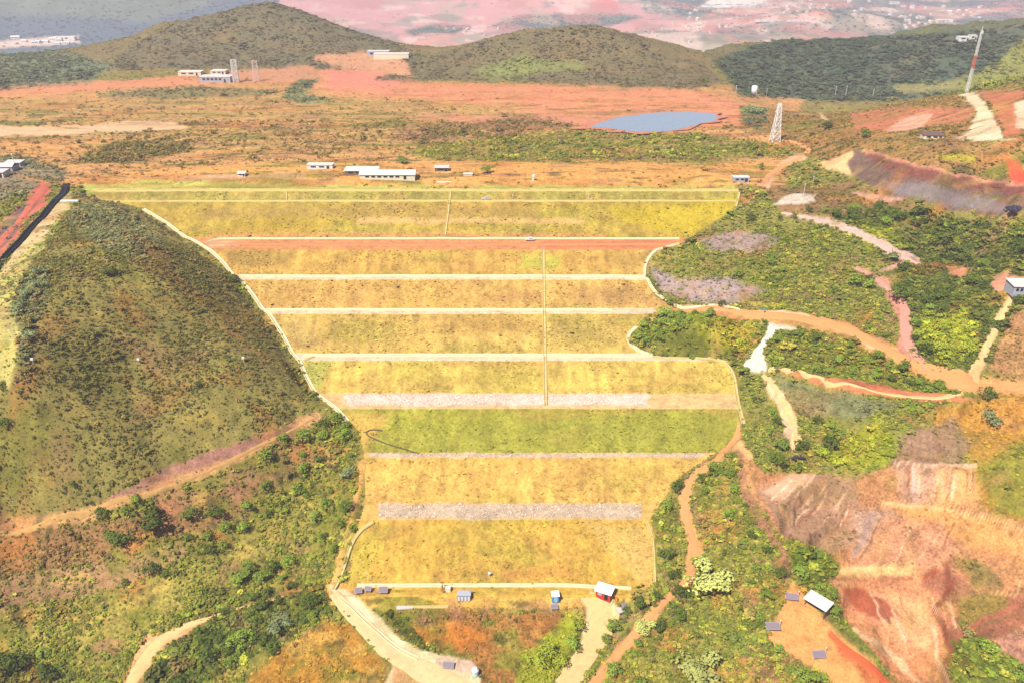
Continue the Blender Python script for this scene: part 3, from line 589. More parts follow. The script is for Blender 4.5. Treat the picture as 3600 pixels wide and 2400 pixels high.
#@@PART2
# ---------------------------------------------------------------- water, roads, drains
def depth(p): return p.y*math.cos(PR)+(CZ-p.z)*math.sin(PR)
def m_per_px(p): return depth(p)/F
def hz_(x,y): return float(Htop(np.array([x]),np.array([y]))[0])
def resample(line,step,closed=False):
    P=[Vector((p.x,p.y,0)) for p in line]; o=[]; acc=0
    for a,b in zip(P,P[1:]):
        L=(b-a).length; k=max(1,int(L/step))
        for i in range(k): o.append(a.lerp(b,i/k))
    o.append(P[-1]); 
    for _ in range(2):
        q=[o[0]]+[(o[i-1]+o[i]*2+o[i+1])/4 for i in range(1,len(o)-1)]+[o[-1]]; o=q
    return o
def ribbon(name,line,wpx,mat,off=.12,wob=.12,seed=0,cols=7):
    pts=[ray(*p) for p in line]; ws=[w*m_per_px(p) for w,p in zip(wpx if hasattr(wpx,'__len__') else [wpx]*len(pts),pts)]
    P=resample(pts,1.6); cum=[0]
    for a,b in zip(pts,pts[1:]): cum.append(cum[-1]+(b-a).xy.length)
    V=[];n=len(P); t=0;tot=cum[-1]
    for i,p in enumerate(P):
        if i: t+=(P[i]-P[i-1]).length
        w=np.interp(t,cum,ws); d=(P[min(i+1,n-1)]-P[max(i-1,0)]).normalized(); nr=Vector((-d.y,d.x,0))
        for k in range(cols):
            s=(k/(cols-1)-.5)
            e=w*(1+wob*float(fbm(np.array([t/4.]),np.array([seed+(9. if s>0 else 3.)]),3,3)[0])*2)
            q=p+nr*s*e; V.append((q.x,q.y))
    V=np.array(V); ds=np.hypot(V[:,0],V[:,1]); z=Htop(V[:,0],V[:,1])+off+ds*.0004
    e=(np.arange(len(V))%cols); z=np.where((e==0)|(e==cols-1),z-.25-ds*.0008,z)
    o=mesh_np(name,np.stack([V[:,0],V[:,1],z],1),gridfaces(n,cols),mat,None,None,True); return tag(o,kind='structure')
track_pale=simple('pale_gravel',A(252,224,172),.95,.10,1.3); track_orange=simple('orange_dirt',A(240,166,104),.95,.13,1.0)
track_red=simple('red_dirt',A(236,146,100),.95,.15,1.0); track_sand=simple('sandy_dirt',A(250,204,140),.95,.2,.8); track_white=simple('white_gravel',A(248,206,150),.95,.22,.7)
conc=simple('drain_concrete',A(250,226,180,k=1.9),.85,.14,.5); conc_y=simple('old_drain_concrete',A(244,216,140,k=2.3),.85,.16,.5)
ribbon('dirt_road',[(1500,711),(1600,711),(1700,716),(1850,734),(1940,752),(2000,784),(2080,824),(2140,856),(2210,880),(2280,888),(2352,888),(2600,888)],[10,18,22,34,38,32,28,30,34,26,28,30],track_orange,wob=.15,seed=1)
ribbon('dirt_road',[(1350,1368),(1385,1395),(1392,1425),(1368,1470),(1335,1520),(1300,1568),(1270,1620)],[40,58,62,56,56,54,54],track_sand,wob=.08,seed=2)
ribbon('dirt_road',[(768,1362),(800,1405),(850,1452),(900,1500),(960,1535),(1020,1560),(1080,1590)],[30,34,44,50,56,60,60],track_white,wob=.08,seed=3)
ribbon('dirt_track',[(1700,985),(1688,1012),(1640,1062),(1590,1102),(1574,1150),(1576,1200),(1596,1262),(1582,1312),(1535,1372),(1480,1430),(1430,1490),(1372,1560),(1330,1610)],[16,18,18,20,22,24,26,24,20,22,22,24,26],track_orange,wob=.2,seed=4)
ribbon('dirt_track',[(1752,862),(1785,895),(1812,950),(1828,1000),(1834,1034)],[8,12,20,26,24],track_sand,wob=.15,seed=5)
ribbon('dirt_track',[(1765,848),(1850,858),(1930,882),(2010,900),(2100,912),(2165,914),(2210,898)],[7,8,8,9,12,18,26],track_sand,wob=.2,seed=6)
ribbon('dirt_track',[(2325,682),(2298,735),(2274,785),(2248,835),(2232,866)],[14,15,17,22,30],track_sand,wob=.15,seed=7)
ribbon('dirt_track',[(2330,1610),(0,0)][:0] or [(1905,1452),(1965,1508),(2060,1580),(2110,1620)],[14,26,34,36],simple('bright_red_dirt',A(232,112,64),.95,.25,.6),wob=.1,seed=8)
ribbon('footpath',[(740,1352),(700,1360),(640,1370),(560,1394),(470,1424),(420,1440)],[9,8,8,9,12,16],track_sand,wob=.25,seed=9)
ribbon('dirt_track',[(425,1438),(380,1462),(345,1490),(320,1530),(295,1580),(280,1620)],[16,24,32,34,28,28],track_sand,wob=.2,seed=10)
ribbon('dirt_track',[(730,955),(640,1004),(540,1054),(450,1094),(330,1140),(200,1180),(100,1202),(0,1218),(-120,1240)],[5,5,6,6,7,8,9,10,11],simple('hill_path_dirt',A(216,168,100),.95,.25,.6),wob=.4,seed=11)
ribbon('dirt_track',[(1795,490),(1860,500),(1960,536),(2050,580),(2115,608)],[6,10,15,18,12],simple('pink_gravel',A(236,188,170),.95,.2,.8),wob=.25,seed=12)
ribbon('gully',[(1965,615),(2020,642),(2060,668),(2080,720),(2085,780),(2100,815),(2130,845)],[10,18,16,26,28,26,20],simple('gully_dirt',A(228,160,138),.95,.2,.7),wob=.25,seed=13)
ribbon('red_road',[(112,422),(90,448),(58,490),(20,532),(-20,580),(-80,640)],[26,30,22,24,28,34],simple('crimson_dirt',A(212,112,88),.95,.3,.4),wob=.08,seed=14)
ribbon('dirt_track',[(1745,430),(1768,402),(1800,380),(1845,360),(1858,345),(1830,328),(1790,322),(1750,318)],[16,16,18,18,16,12,10,8],track_orange,wob=.2,seed=15)
ribbon('bench_road',[(480,560),(700,561),(1000,561),(1300,561),(1555,560)],[6,17,18,17,16],simple('bench_red_dirt',A(242,152,98),.95,.14,.5),off=.05,wob=.1,seed=16)
def drain(line,w,label,mat=None,wall=.22,wallt=.16,name='drainage_channel',cat='drain',group=None,off=.05,step=1.5):
    pts=[ray(*p) for p in line]; P=resample(pts,step); n=len(P); V=[]
    h=w/2
    prof_=[(-h-wallt,-.5),(-h-wallt,wall),(-h,wall),(-h,.0),(h,.0),(h,wall),(h+wallt,wall),(h+wallt,-.5)]
    dirs=[]
    for i,p in enumerate(P):
        d=(P[min(i+1,n-1)]-P[max(i-1,0)]).normalized(); nr=Vector((-d.y,d.x,0)); dirs.append(nr)
    X=np.array([p.x for p in P]);Y_=np.array([p.y for p in P]); N=np.array([(d.x,d.y) for d in dirs])
    L=Htop(X-N[:,0]*h,Y_-N[:,1]*h);C0=Htop(X,Y_);Rr=Htop(X+N[:,0]*h,Y_+N[:,1]*h); Z=np.maximum(np.maximum(L,Rr),C0)+off+np.hypot(X,Y_)*.0003
    for i in range(n):
        for a,b in prof_: V.append((X[i]+N[i,0]*a,Y_[i]+N[i,1]*a,Z[i]+b))
    o=mesh_np(name,V,gridfaces(n,len(prof_)),mat or conc); return tag(o,label,cat,group)
drain([(225,440),(600,438.5),(1100,438.5),(1696,438.5)],.8,'pale concrete drain running the full length of the dam crest',conc_y,group='drains across the dam')
drain([(1698,440),(1696,455),(1690,476)],.6,'short pale drain dropping down the right end of the dam crest',conc_y)
drain([(390,463),(700,462),(1100,462),(1690,462)],.5,'thin pale drain on the bench just under the dam crest',conc_y,group='drains across the dam')
drain([(478,556),(500,549),(700,548.5),(1100,548.5),(1560,548.5)],.8,'straight pale drain along the back of the red dirt bench',conc,group='drains across the dam')
drain([(552,634),(900,634),(1240,634),(1478,635)],.9,'straight pale drain on the narrow bench below the red dirt bench',conc,group='drains across the dam')
drain([(616,712),(900,712),(1240,712),(1405,712)],.9,'straight pale drain on the bench that meets the orange road',conc,group='drains across the dam')
drain([(696,816),(1000,816),(1240,816),(1490,818)],1.2,'wide pale drain on the bench level with the wooded knoll',conc,group='drains across the dam')
drain([(330,482),(385,515),(440,550),(480,574),(512,602),(545,638),(580,676),(612,716),(650,770),(690,832),(706,870),(724,902),(775,942),(800,968)],.9,'pale drain curving down between the brown hillside and the dam',conc,group=None)
drain([(1560,560),(1500,580),(1482,604),(1479,636),(1500,668),(1540,696),(1600,706),(1700,711)],.8,'white curved drain looping round the mound at the right end of the dam',conc)
drain([(1462,752),(1440,770),(1444,790),(1466,806),(1500,816)],.9,'white hook shaped drain around the tip of the wooded knoll',conc)
drain([(1500,822),(1600,824),(1662,828),(1684,856),(1692,900),(1697,936),(1708,975)],.8,'pale drain turning the right corner of the dam below the wooded knoll',conc_y)
drain([(1248,574),(1249,640),(1250,720),(1252,826),(1254,930)],.7,'long straight stepped drain running down the middle of the dam',conc_y)
drain([(1034,441),(1030,480),(1022,541)],.6,'short slanting stepped drain below the dam crest',conc_y)
drain([(658,441),(657,462)],.5,'very short pale drain joining the two topmost drains on the left',conc_y)
drain([(858,1200),(832,1214),(806,1250),(792,1300),(776,1340),(768,1354)],.7,'bright pale drain curving down the left edge of the lowest dam face',conc_y,off=.3)
drain([(820,1345),(1100,1344),(1300,1344),(1450,1351)],.7,'pale drain along the foot of the dam',conc)
drain([(780,1372),(820,1405),(870,1452),(915,1490),(960,1512)],.7,'drain with two pale kerbs down the middle of the pale left road',conc)
drain([(1482,1192),(1498,1225),(1502,1280),(1504,1338)],.4,'thin pale drain down the right edge of the lowest dam face',conc_y)
drain([(700,830),(712,824),(722,818)],.5,'little curved pale drain at the left end of a wide bench',conc_y)
drain([(938,1393),(985,1393),(1030,1392)],.3,'short bright line of kerb left of the grey cabinet',conc_y,name='kerb',cat='kerb',wall=.1)
# tan walkway bench and thin dark pipe
pipe_m=simple('dark_pipe_rubber',(.05,.04,.025),.6,.1,2)
def pipe(line,r,label,mat,name='pipe',cat='pipe',off=.1):
    pts=[ray(*p) for p in line]; P=resample(pts,1.0); X=np.array([p.x for p in P]);Y_=np.array([p.y for p in P]); Z=Htop(X,Y_)+off; V=[];n=len(P);k=6
    for i in range(n):
        a=Vector((X[max(i-1,0)],Y_[max(i-1,0)],Z[max(i-1,0)])); b=Vector((X[min(i+1,n-1)],Y_[min(i+1,n-1)],Z[min(i+1,n-1)])); d=(b-a).normalized()
        s=d.cross(Vector((0,0,1))).normalized(); t=s.cross(d)
        for j in range(k+1):
            an=2*math.pi*j/k; q=Vector((X[i],Y_[i],Z[i]))+s*r*math.cos(an)+t*r*math.sin(an); V.append(q[:])
    o=mesh_np(name,V,gridfaces(n,k+1),mat,None,None,True); return tag(o,label,cat)
pipe([(878,989),(855,986),(840,990),(838,998),(860,1008),(900,1024),(935,1033),(962,1041)],.2,'thin dark pipe bent like a hook across the green dam face',pipe_m)
# black lined channel on the left
drain([(153,424),(148,440),(130,462),(105,492),(75,525),(45,560),(20,585),(0,612),(-60,700)],1.5,'black lined open channel running down behind the brown hillside',simple('black_liner',(.004,.004,.005),.5,.1,1),wall=.25,wallt=.5,name='lined_channel',cat='channel',off=.3)
# pond: flat sheet of water inside a shore outline, with the ground shaped level there
pp=[ray(*p) for p in [(1374,287),(1392,279),(1425,270),(1500,262),(1585,259),(1640,264),(1652,272),(1640,280),(1595,291),(1530,302),(1455,306),(1405,299),(1360,294)]]
zw=max(float(Htop(np.array([p.x]),np.array([p.y]))[0]) for p in pp)+.25
wm,wnt,wb=newmat('pond_water'); wb.inputs['Base Color'].default_value=(.19,.22,.27,1); wb.inputs['Roughness'].default_value=.12; wb.inputs['Specular IOR Level'].default_value=1.0; wb.inputs['IOR'].default_value=1.6
tcn=wnt.nodes.new('ShaderNodeTexCoord').outputs['Object']; bn=wnt.nodes.new('ShaderNodeBump'); bn.inputs['Strength'].default_value=.25; bn.inputs['Distance'].default_value=.3; wnt.links.new(noise(wnt,.6,3,tcn),bn.inputs['Height']); wnt.links.new(bn.outputs[0],wb.inputs['Normal'])
po=[]
L_=[Vector((p.x,p.y,0)) for p in pp]
for a,b in zip(L_,L_[1:]+L_[:1]):
    for i in range(6):
        q=a.lerp(b,i/6); nzz=float(fbm(np.array([q.x/9]),np.array([q.y/9]),3)[0]); c_=sum(L_,Vector())/len(L_); po.append(q+(q-c_).normalized()*nzz*2.5)
pm=MB(); pm.poly([(p.x,p.y,zw) for p in po],[list(range(len(po)))]); pond=pm.build('pond',wm); tag(pond,kind='structure')
pm=MB(); mud=[c_+(p-c_)*(1.10+.16*max(0,(c_.x-p.x)/40)+.08*math.sin(i*.9)) for i,p in enumerate(po)]; pm.poly([(p.x,p.y,zw-.04) for p in mud],[list(range(len(mud)))]); tag(pm.build('mud_shore',simple('wet_red_mud',A(222,142,106),.7,.2,.3)),kind='structure')
puddle=[ray(*p) for p in [(1960,1378),(1985,1370),(2010,1378),(2030,1392),(2000,1402),(1975,1396)]]
# ---------------------------------------------------------------- plants that nobody could count
def attr_mat(name,extra=.25,trans=.0):
    m,nt,b=newmat(name); a=nt.nodes.new('ShaderNodeAttribute'); a.attribute_type='INSTANCER'; a.attribute_name='tint'
    nt.links.new(a.outputs['Color'],b.inputs['Base Color']); b.inputs['Roughness'].default_value=.8; b.inputs['Specular IOR Level'].default_value=.1; return m
random.seed(11)
LM=attr_mat('leaves_mixed'); RM=attr_mat('rock_mixed')
def leaf_cloud(nl,leaf,shape='dome',seed=0,clumps=7,flat=.8):
    r=np.random.default_rng(seed); cc=[]
    for i in range(clumps):
        th=r.uniform(0,6.283); rr=r.uniform(.0,.34)**.8*1.0; cc.append((rr*math.cos(th),rr*math.sin(th),r.uniform(.25,.62)*flat,r.uniform(.10,.29)))
    V=[];Fc=[]
    for i in range(nl):
        cx,cy,cz,cr=cc[r.integers(clumps)]; d=r.normal(size=3); d/=np.linalg.norm(d); d[2]=abs(d[2])*.9-.25; d/=np.linalg.norm(d)
        p=np.array([cx,cy,cz])+d*cr*r.uniform(.6,1.12); p[2]=max(p[2],.03)
        nrm=d+r.normal(size=3)*.45+np.array([0,0,.55]); nrm/=np.linalg.norm(nrm); a=np.cross(nrm,r.normal(size=3)); a/=np.linalg.norm(a); b=np.cross(nrm,a); s=leaf*r.uniform(.6,1.3)
        k=len(V); V+= [p-a*s-b*s*.6,p+a*s*.9-b*s*.5,p+a*s+b*s*.7,p-a*s*.7+b*s*.8]; Fc.append((k,k+1,k+2,k+3))
    return np.array(V),np.array(Fc)
def proto_collection(name,objs):
    c=bpy.data.collections.new(name)
    for o in objs: COL.objects.unlink(o); c.objects.link(o)
    return c
bushes=[]
for i in range(5):
    V,Fc=leaf_cloud(70,.11,seed=20+i,clumps=5+i%3); bushes.append(mesh_np('shrub',V,Fc,LM))
BC_=proto_collection('shrub_forms',bushes)
rocks=[]
for i in range(3):
    bm=bmesh.new(); bmesh.ops.create_icosphere(bm,subdivisions=1,radius=.5)
    r_=random.Random(i)
    for v in bm.verts: v.co*=r_.uniform(.7,1.15); v.co.z*=.6
    me=bpy.data.meshes.new('rock'); bm.to_mesh(me); bm.free(); me.materials.append(RM); o=bpy.data.objects.new('rock',me); COL.objects.link(o); rocks.append(o)
RC_=proto_collection('rock_forms',rocks)
def scatter(name,P,scale,tint,coll,label=None):
    n=len(P); me=bpy.data.meshes.new(name); me.vertices.add(n); me.vertices.foreach_set('co',np.asarray(P,np.float32).ravel())
    a=me.attributes.new('scl','FLOAT_VECTOR','POINT'); a.data.foreach_set('vector',np.asarray(scale,np.float32).ravel())
    a=me.attributes.new('rot','FLOAT_VECTOR','POINT'); rot=np.zeros((n,3),np.float32); rot[:,2]=rng.uniform(0,6.28,n); rot[:,0]=rng.normal(0,.12,n); a.data.foreach_set('vector',rot.ravel())
    a=me.attributes.new('idx','INT','POINT'); a.data.foreach_set('value',rng.integers(0,len(coll.objects),n).astype(np.int32))
    a=me.attributes.new('tint','FLOAT_COLOR','POINT'); a.data.foreach_set('color',np.concatenate([tint,np.ones((n,1))],1).astype(np.float32).ravel())
    o=bpy.data.objects.new(name,me); COL.objects.link(o)
    g=bpy.data.node_groups.new(name+'_nodes','GeometryNodeTree'); g.interface.new_socket('Geometry',in_out='INPUT',socket_type='NodeSocketGeometry'); g.interface.new_socket('Geometry',in_out='OUTPUT',socket_type='NodeSocketGeometry')
    gi=g.nodes.new('NodeGroupInput'); go=g.nodes.new('NodeGroupOutput'); ip=g.nodes.new('GeometryNodeInstanceOnPoints'); ci=g.nodes.new('GeometryNodeCollectionInfo')
    ci.inputs['Collection'].default_value=coll; ci.inputs['Separate Children'].default_value=True; ci.inputs['Reset Children'].default_value=True
    def na(nm,t):
        k=g.nodes.new('GeometryNodeInputNamedAttribute'); k.data_type=t; k.inputs['Name'].default_value=nm; return k.outputs['Attribute']
    g.links.new(gi.outputs[0],ip.inputs['Points']); g.links.new(ci.outputs[0],ip.inputs['Instance']); ip.inputs['Pick Instance'].default_value=True
    g.links.new(na('idx','INT'),ip.inputs['Instance Index']); g.links.new(na('scl','FLOAT_VECTOR'),ip.inputs['Scale'])
    e=g.nodes.new('FunctionNodeEulerToRotation'); g.links.new(na('rot','FLOAT_VECTOR'),e.inputs[0]); g.links.new(e.outputs[0],ip.inputs['Rotation'])
    g.links.new(ip.outputs[0],go.inputs[0]); m=o.modifiers.new('plants','NODES'); m.node_group=g
    return tag(o,label,kind='stuff')
PALA=np.zeros((len(PK),5,3))
for i,k in enumerate(PK):
    L=PAL[k]
    for j in range(5): PALA[i,j]=A(*L[j%len(L)],k=1.25)
def candidates(n,y0,y1,seed):
    r=np.random.default_rng(seed); y=np.sqrt(r.uniform((y0+60)**2,(y1+60)**2,n))-60; s=r.uniform(-.72,.72,n); x=(y+85)*s; return x,y
def veg(name,n,y0,y1,seed,smul,label,dens=1.0):
    x,y=candidates(n,y0,y1,seed); ok=damdist(x,y)>.8; x=x[ok];y=y[ok]; z=Htop(x,y)
    if y1>400 and y0<500:
        ok=sdist(x,y,np.array([(q.x,q.y) for q in po]))>1; x=x[ok];y=y[ok];z=z[ok]
    c,m,ve,pal,sz=cover(x,y,z); cl=fbm(x/11,y/11,101,3)
    far_=sstep(450,700,y); cl2=fbm(x/40,y/22,103,3)
    p=ve*ve*.2+ve*.8; p=p*np.clip(.72+cl*.75+cl2*.5*far_,0,1.1)*dens
    k=np.nonzero(r0.random(len(x))<p)[0]; x,y,z,c,pal,sz,cl=[q[k] for q in (x,y,z,c,pal,sz,cl)]
    N=len(x); t=PALA[pal,r0.integers(0,5,N)]*(1+(r0.uniform(.6,1.45,(N,1))-1)*(1-.55*far_[k][:,None])); mixk=r0.choice([.15,.35,.65],(N,1))*(1-.0*far_[k][:,None])+.3*far_[k][:,None]; mixk=np.clip(mixk,0,.85); t=t*(1-mixk)+c*1.1*mixk
    s=sz*smul*r0.lognormal(-.08,.42,N)*(1+.35*cl); s=np.clip(s,.3,9)
    sc3=np.stack([s,s,s*r0.uniform(.4,.85,N)*(1-.35*far_[k])],1)
    print(name,N); return scatter(name,np.stack([x,y,z-.05*s],1),sc3,t,BC_,label)
r0=np.random.default_rng(5)
veg('undergrowth',250000,92,300,1,.86,'mixed brown and green scrub covering the slopes around the dam')
veg('undergrowth',130000,300,470,2,.95,'mixed brown and green scrub covering the slopes around the dam')
veg('bushland',160000,470,960,3,.92,'dense bushes covering the hills beyond the plain')
veg('distant_woods',60000,1250,3700,4,1.9,'distant hazy woods between the red bare fields',.9)
# loose stone on the benches
def bench_rocks(v0,v1,u0,u1,n,c):
    v=r0.uniform(v0,v1,n); u=r0.uniform(u0,u1,n); P=[];
    ya,za=vz(v1); yb,zb=vz(v0); y=r0.uniform(ya,yb,n); z=D(y); d=y*math.cos(PR)+(CZ-z)*math.sin(PR); x=(u-1176)*d/F
    return np.stack([x,y,z+.05],1)
PP=np.concatenate([bench_rocks(1156,1189,872,1472,4200,0),bench_rocks(905,929,790,1480,5200,0),bench_rocks(1040,1049,840,1620,1100,0),bench_rocks(1338,1346,830,960,160,0)])
n_=len(PP); s_=r0.lognormal(-1.45,.45,n_); tt=np.where(r0.random((n_,1))<.5,A(250,228,204)[None],A(222,188,166)[None])*r0.uniform(.7,1.25,(n_,1)); w_=(PP[:,1]>vz(930)[0])[:,None]; tt=np.where(w_,tt*1.15+.06,tt)
scatter('loose_stones',PP,np.stack([s_,s_,s_],1),np.clip(tt,0,.8),RC_,'pale loose stones spread along three benches of the dam')
tufts=[]
for i in range(3):
    V,Fc=leaf_cloud(14,.22,seed=60+i,clumps=2); tufts.append(mesh_np('tuft',V,Fc,LM))
TC_=proto_collection('tuft_forms',tufts)
n_=90000; ty=r0.uniform(PY[0],PY[-1]+1,n_); tx=xl(ty)+(xr(ty)-xl(ty))*r0.random(n_); fi_=np.searchsorted(PY,ty)-1
k_=(fi_%2==0)&(r0.random(n_)<.4+1.2*fbm(tx/14,ty/5,231,3)); tx=tx[k_];ty=ty[k_]; tz=D(ty)+dnoise(tx,ty); ct=damcol(tx,ty)[:,:3]*r0.uniform(.85,1.5,(len(tx),1))*np.where(r0.random((len(tx),1))<.3,np.array([[.85,1.0,.75]]),1.)
s_=r0.lognormal(-.55,.35,len(tx)); scatter('grass',np.stack([tx,ty,tz-.05],1),np.stack([s_,s_,s_*.2],1),ct,TC_,'tufts of dry yellow grass covering the dam faces')
# ---------------------------------------------------------------- trees that one can tell apart
def crown_mat(name,c):
    m,nt,b=newmat(name); oi=nt.nodes.new('ShaderNodeObjectInfo'); tc=nt.nodes.new('ShaderNodeTexCoord').outputs['Object']
    k=nmath(nt,'ADD',nmath(nt,'MULTIPLY',noise(nt,2.6,2,tc),.7),nmath(nt,'MULTIPLY',oi.outputs['Random'],.6)); k=nmath(nt,'ADD',k,.42)
    v=nt.nodes.new('ShaderNodeVectorMath'); v.operation='SCALE'; v.inputs[0].default_value=tuple(c); nt.links.new(k,v.inputs['Scale']); nt.links.new(v.outputs[0],b.inputs['Base Color'])
    b.inputs['Roughness'].default_value=.75; return m
CM={'dark':crown_mat('dark_leaves',A(80,94,30,k=1.2)),'green':crown_mat('green_leaves',A(116,134,44,k=1.15)),'lime':crown_mat('yellow_green_leaves',A(150,158,44,k=1.3)),'grey':crown_mat('grey_green_leaves',A(122,132,88,k=1.15)),'brush':crown_mat('olive_leaves',A(126,116,62,k=1.15)),'pale':crown_mat('pale_leaves',A(190,192,104,k=1.7))}
bark=simple('bark',(.13,.09,.06),.9,.25,3)
def tree_proto(kind,seed):
    r=random.Random(seed); root=empty('tree',(0,0,0)); t=MB(); t.bar((0,0,-.15),(0.03,0.02,.28),.035,6,.022)
    for i in range(4):
        a=i*1.6+r.random(); t.bar((.02,.02,.2+.03*i),(.02+math.cos(a)*.2,.02+math.sin(a)*.2,.42+.06*i),.014,4,.005)
    t.build('trunk',bark,root)
    V,Fc=leaf_cloud(520 if kind!='pale' else 900,.038 if kind!='pale' else .026,seed=seed+300,clumps=9+seed%5,flat=1.15)
    if kind=='pale': V=V*np.array([1.15,1.15,.8])
    V[:,2]+=.08
    mesh_np('crown',V,Fc,CM[kind],root); return root
protos={k:[tree_proto(k,i+j*7) for i in range(3 if k!='pale' else 2)] for j,k in enumerate(CM)}
used=set(); ntree=0
def place_tree(x,y,h,kind,label,group=None,wide=1.1,name='tree'):
    global ntree
    ntree+=1
    pr=random.choice(protos[kind]); o=pr if pr.name not in used else copy_tree(pr)
    used.add(pr.name); used.add(o.name)
    o.location=(x,y,hz_(x,y)-.05*h); o.rotation_euler=(0,0,random.uniform(0,6.28)); w=h*wide*random.uniform(.9,1.12); o.scale=(w,w,h)
    tag(o,label,'tree',group); return o
hand=[(352,1208,6.2,'dark',1.5,'big round dark green tree, the largest below the hillside path'),
(272,1250,5.4,'dark',1.35,'dark round tree just left of the largest tree below the hillside path'),
(432,1190,4.6,'dark',1.2,'dark tree to the right of the largest round tree below the hillside path'),
(500,1190,4.2,'dark',1.2,'smaller dark tree, second to the right of the largest round tree'),
(172,1122,3.0,'dark',1.0,'small dark tree just above the left end of the pink hillside path'),
(798,1092,3.6,'grey',1.3,'dark grey shrub alone at the left edge of the dam'),
(288,1342,2.4,'dark',1.1,'tiny lone dark bush on the bare pink slope at lower left'),
(20,985,4.0,'dark',1.1,'dark tree at the left edge of the picture beside the brown hillside'),
(8,900,3.6,'dark',1.1,'dark bush at the far left edge below the light green slope'),
(640,1445,4.6,'grey',1.4,'grey green tree with open crown right of the thicket at lower left'),
(560,1480,4.8,'green',1.4,'wide green tree in the middle of the lower left thicket'),
(720,1400,5.6,'dark',.8,'tall narrow dark tree nearest the pale left road'),
(40,1545,7.0,'dark',1.2,'large dark tree in the bottom left corner'),
(112,1560,5.4,'dark',1.2,'dark tree second from the bottom left corner'),
(1632,1345,9.0,'pale',1.5,'large pale feathery tree right of the winding orange track'),
(1612,1560,9.5,'pale',1.5,'large pale feathery tree at the bottom edge right of centre'),
(1480,1448,4.6,'pale',1.3,'pale leafy tree overhanging the narrow orange track'),
(1250,1500,4.2,'lime',1.3,'bright yellow green tree left of the sandy right road'),
(1238,1530,4.0,'lime',1.4,'bright yellow green bush at the bottom beside the sandy right road'),
(1616,200,7.5,'dark',.8,'lone dark tree at the right foot of the middle hill'),
(1440,192,5.0,'dark',.7,'narrow dark tree at the foot of the middle hill'),
(700,198,5.0,'grey',1.8,'broad grey green tree clump out on the red plain'),
(1984,318,5.0,'dark',1.5,'round dark tree beside the pink bare patch above the grey cut wall'),
(1748,390,3.6,'dark',1.1,'small round dark tree beside the orange track near the right end of the crest'),
(1905,296,4.2,'dark',2.2,'low spreading dark shrub on the slope right of the lattice tower'),
(2268,915,4.6,'dark',1.3,'dark tree alone just below the orange road at the right'),
(2282,975,4.2,'grey',1.6,'grey green tree below the orange road at the right edge'),
(1905,1030,5.0,'dark',1.2,'dark tree right of the end of the pale sloping track'),
(2060,690,7.0,'dark',1.2,'tall dark tree immediately left of the red gully'),
(1118,398,3.4,'green',1.8,'low green bush between the plain buildings and the small white hut'),
(1735,262,6.0,'grey',1.6,'grey green tree left of the lattice tower'),
(925,375,3.0,'green',2.6,'long green bush behind the long white shed'),
(540,650,3.6,'dark',1.3,'dark tree at the right edge of the brown hillside by the curved drain'),
(250,632,3.4,'dark',1.4,'dark bush high up on the brown hillside'),
(455,890,2.4,'dark',1.0,'tiny dark bush in the middle right of the brown hillside')]
for u,v,h,k,w,l in hand:
    p=ray(u,v); place_tree(p.x,p.y,h,k,l,None,w)
AREAS=[('slope',(-100,940,880,1600),70,'growing in the thicket on the slope left of the dam foot','trees in the thicket left of the dam foot'),
('hollow',(1900,470,2400,860),52,'in the wooded hollow between the grey cut wall and the orange road','trees in the wooded hollow'),
('knoll',(1440,720,1750,830),16,'on the wooded knoll between the orange road and the widest drain','trees on the wooded knoll'),
('strip',(1755,750,2180,905),24,'in the strip between the orange road and the lower track','trees between the orange road and the lower track'),
('mound',(1480,430,2060,715),26,'on the mound at the right end of the dam','trees on the mound right of the dam'),
('gorge',(1690,850,2200,1110),24,'in the dip below the lower track right of the dam','trees in the dip below the lower track'),
('belt',(1340,1000,1800,1600),34,'in the green belt along the winding orange track','trees along the winding orange track'),
('verge',(1800,1235,2180,1600),10,'in the narrow verge between the red road and the pit','trees in the verge beside the pit'),
('corner',(2160,1460,2400,1600),8,'in the green corner below the pit','trees in the corner below the pit'),
('foot',(1150,1395,1350,1580),5,'in the bright patch left of the sandy right road','trees left of the sandy right road'),
('shoulder',(25,620,120,900),10,'on the left shoulder of the brown hillside','trees on the left shoulder of the hillside')]
KN={'dark':'dark green','green':'mid green','lime':'yellow green','grey':'grey green','brush':'olive brown'}
cx_,cy_=candidates(24000,95,430,77); ok=damdist(cx_,cy_)>2.5; cx_=cx_[ok];cy_=cy_[ok]; cz_=Htop(cx_,cy_); cc_,cm_,cv_,cp_,cs_=cover(cx_,cy_,cz_); cu_,cvv=proj(cx_,cy_,cz_); cn_=fbm(cx_/14,cy_/14,55,2)
for nm,(u0,v0,u1,v1),q,txt,grp in AREAS:
    ids=np.nonzero((cu_>u0)&(cu_<u1)&(cvv>v0)&(cvv<v1)&(cv_>.72)&(cs_>1.25))[0]; sc_=cn_[ids]+r0.random(len(ids))*.9+(cs_[ids]-1.5)*.5
    ids=ids[np.argsort(-sc_)]; got=[]
    for i in ids:
        if len(got)>=q: break
        if all((cx_[i]-cx_[j])**2+(cy_[i]-cy_[j])**2>10 for j in got):
            got.append(i)
    for i in got:
        k=PK[cp_[i]]; k={'wood':'dark','bluish':'grey','gold':'brush','slope':'brush','hillscrub':'brush'}.get(k,k)
        if nm in('slope','belt','hollow','mound','gorge','strip') and k=='green' and r0.random()<.45: k='dark'
        if k=='dark' and r0.random()<.2: k='green'
        h=float(np.clip(r0.normal(3.3,.8)*(1.15 if nm in('hollow',) else 1),1.8,5.2))
        place_tree(float(cx_[i]),float(cy_[i]),h,k,'%s tree %s'%(KN[k],txt),grp+', '+KN[k],1.15)
for k in protos:
    for p in protos[k]:
        if p.name not in used:
            for ch in list(p.children): bpy.data.objects.remove(ch)
            bpy.data.objects.remove(p)
print('trees',ntree)
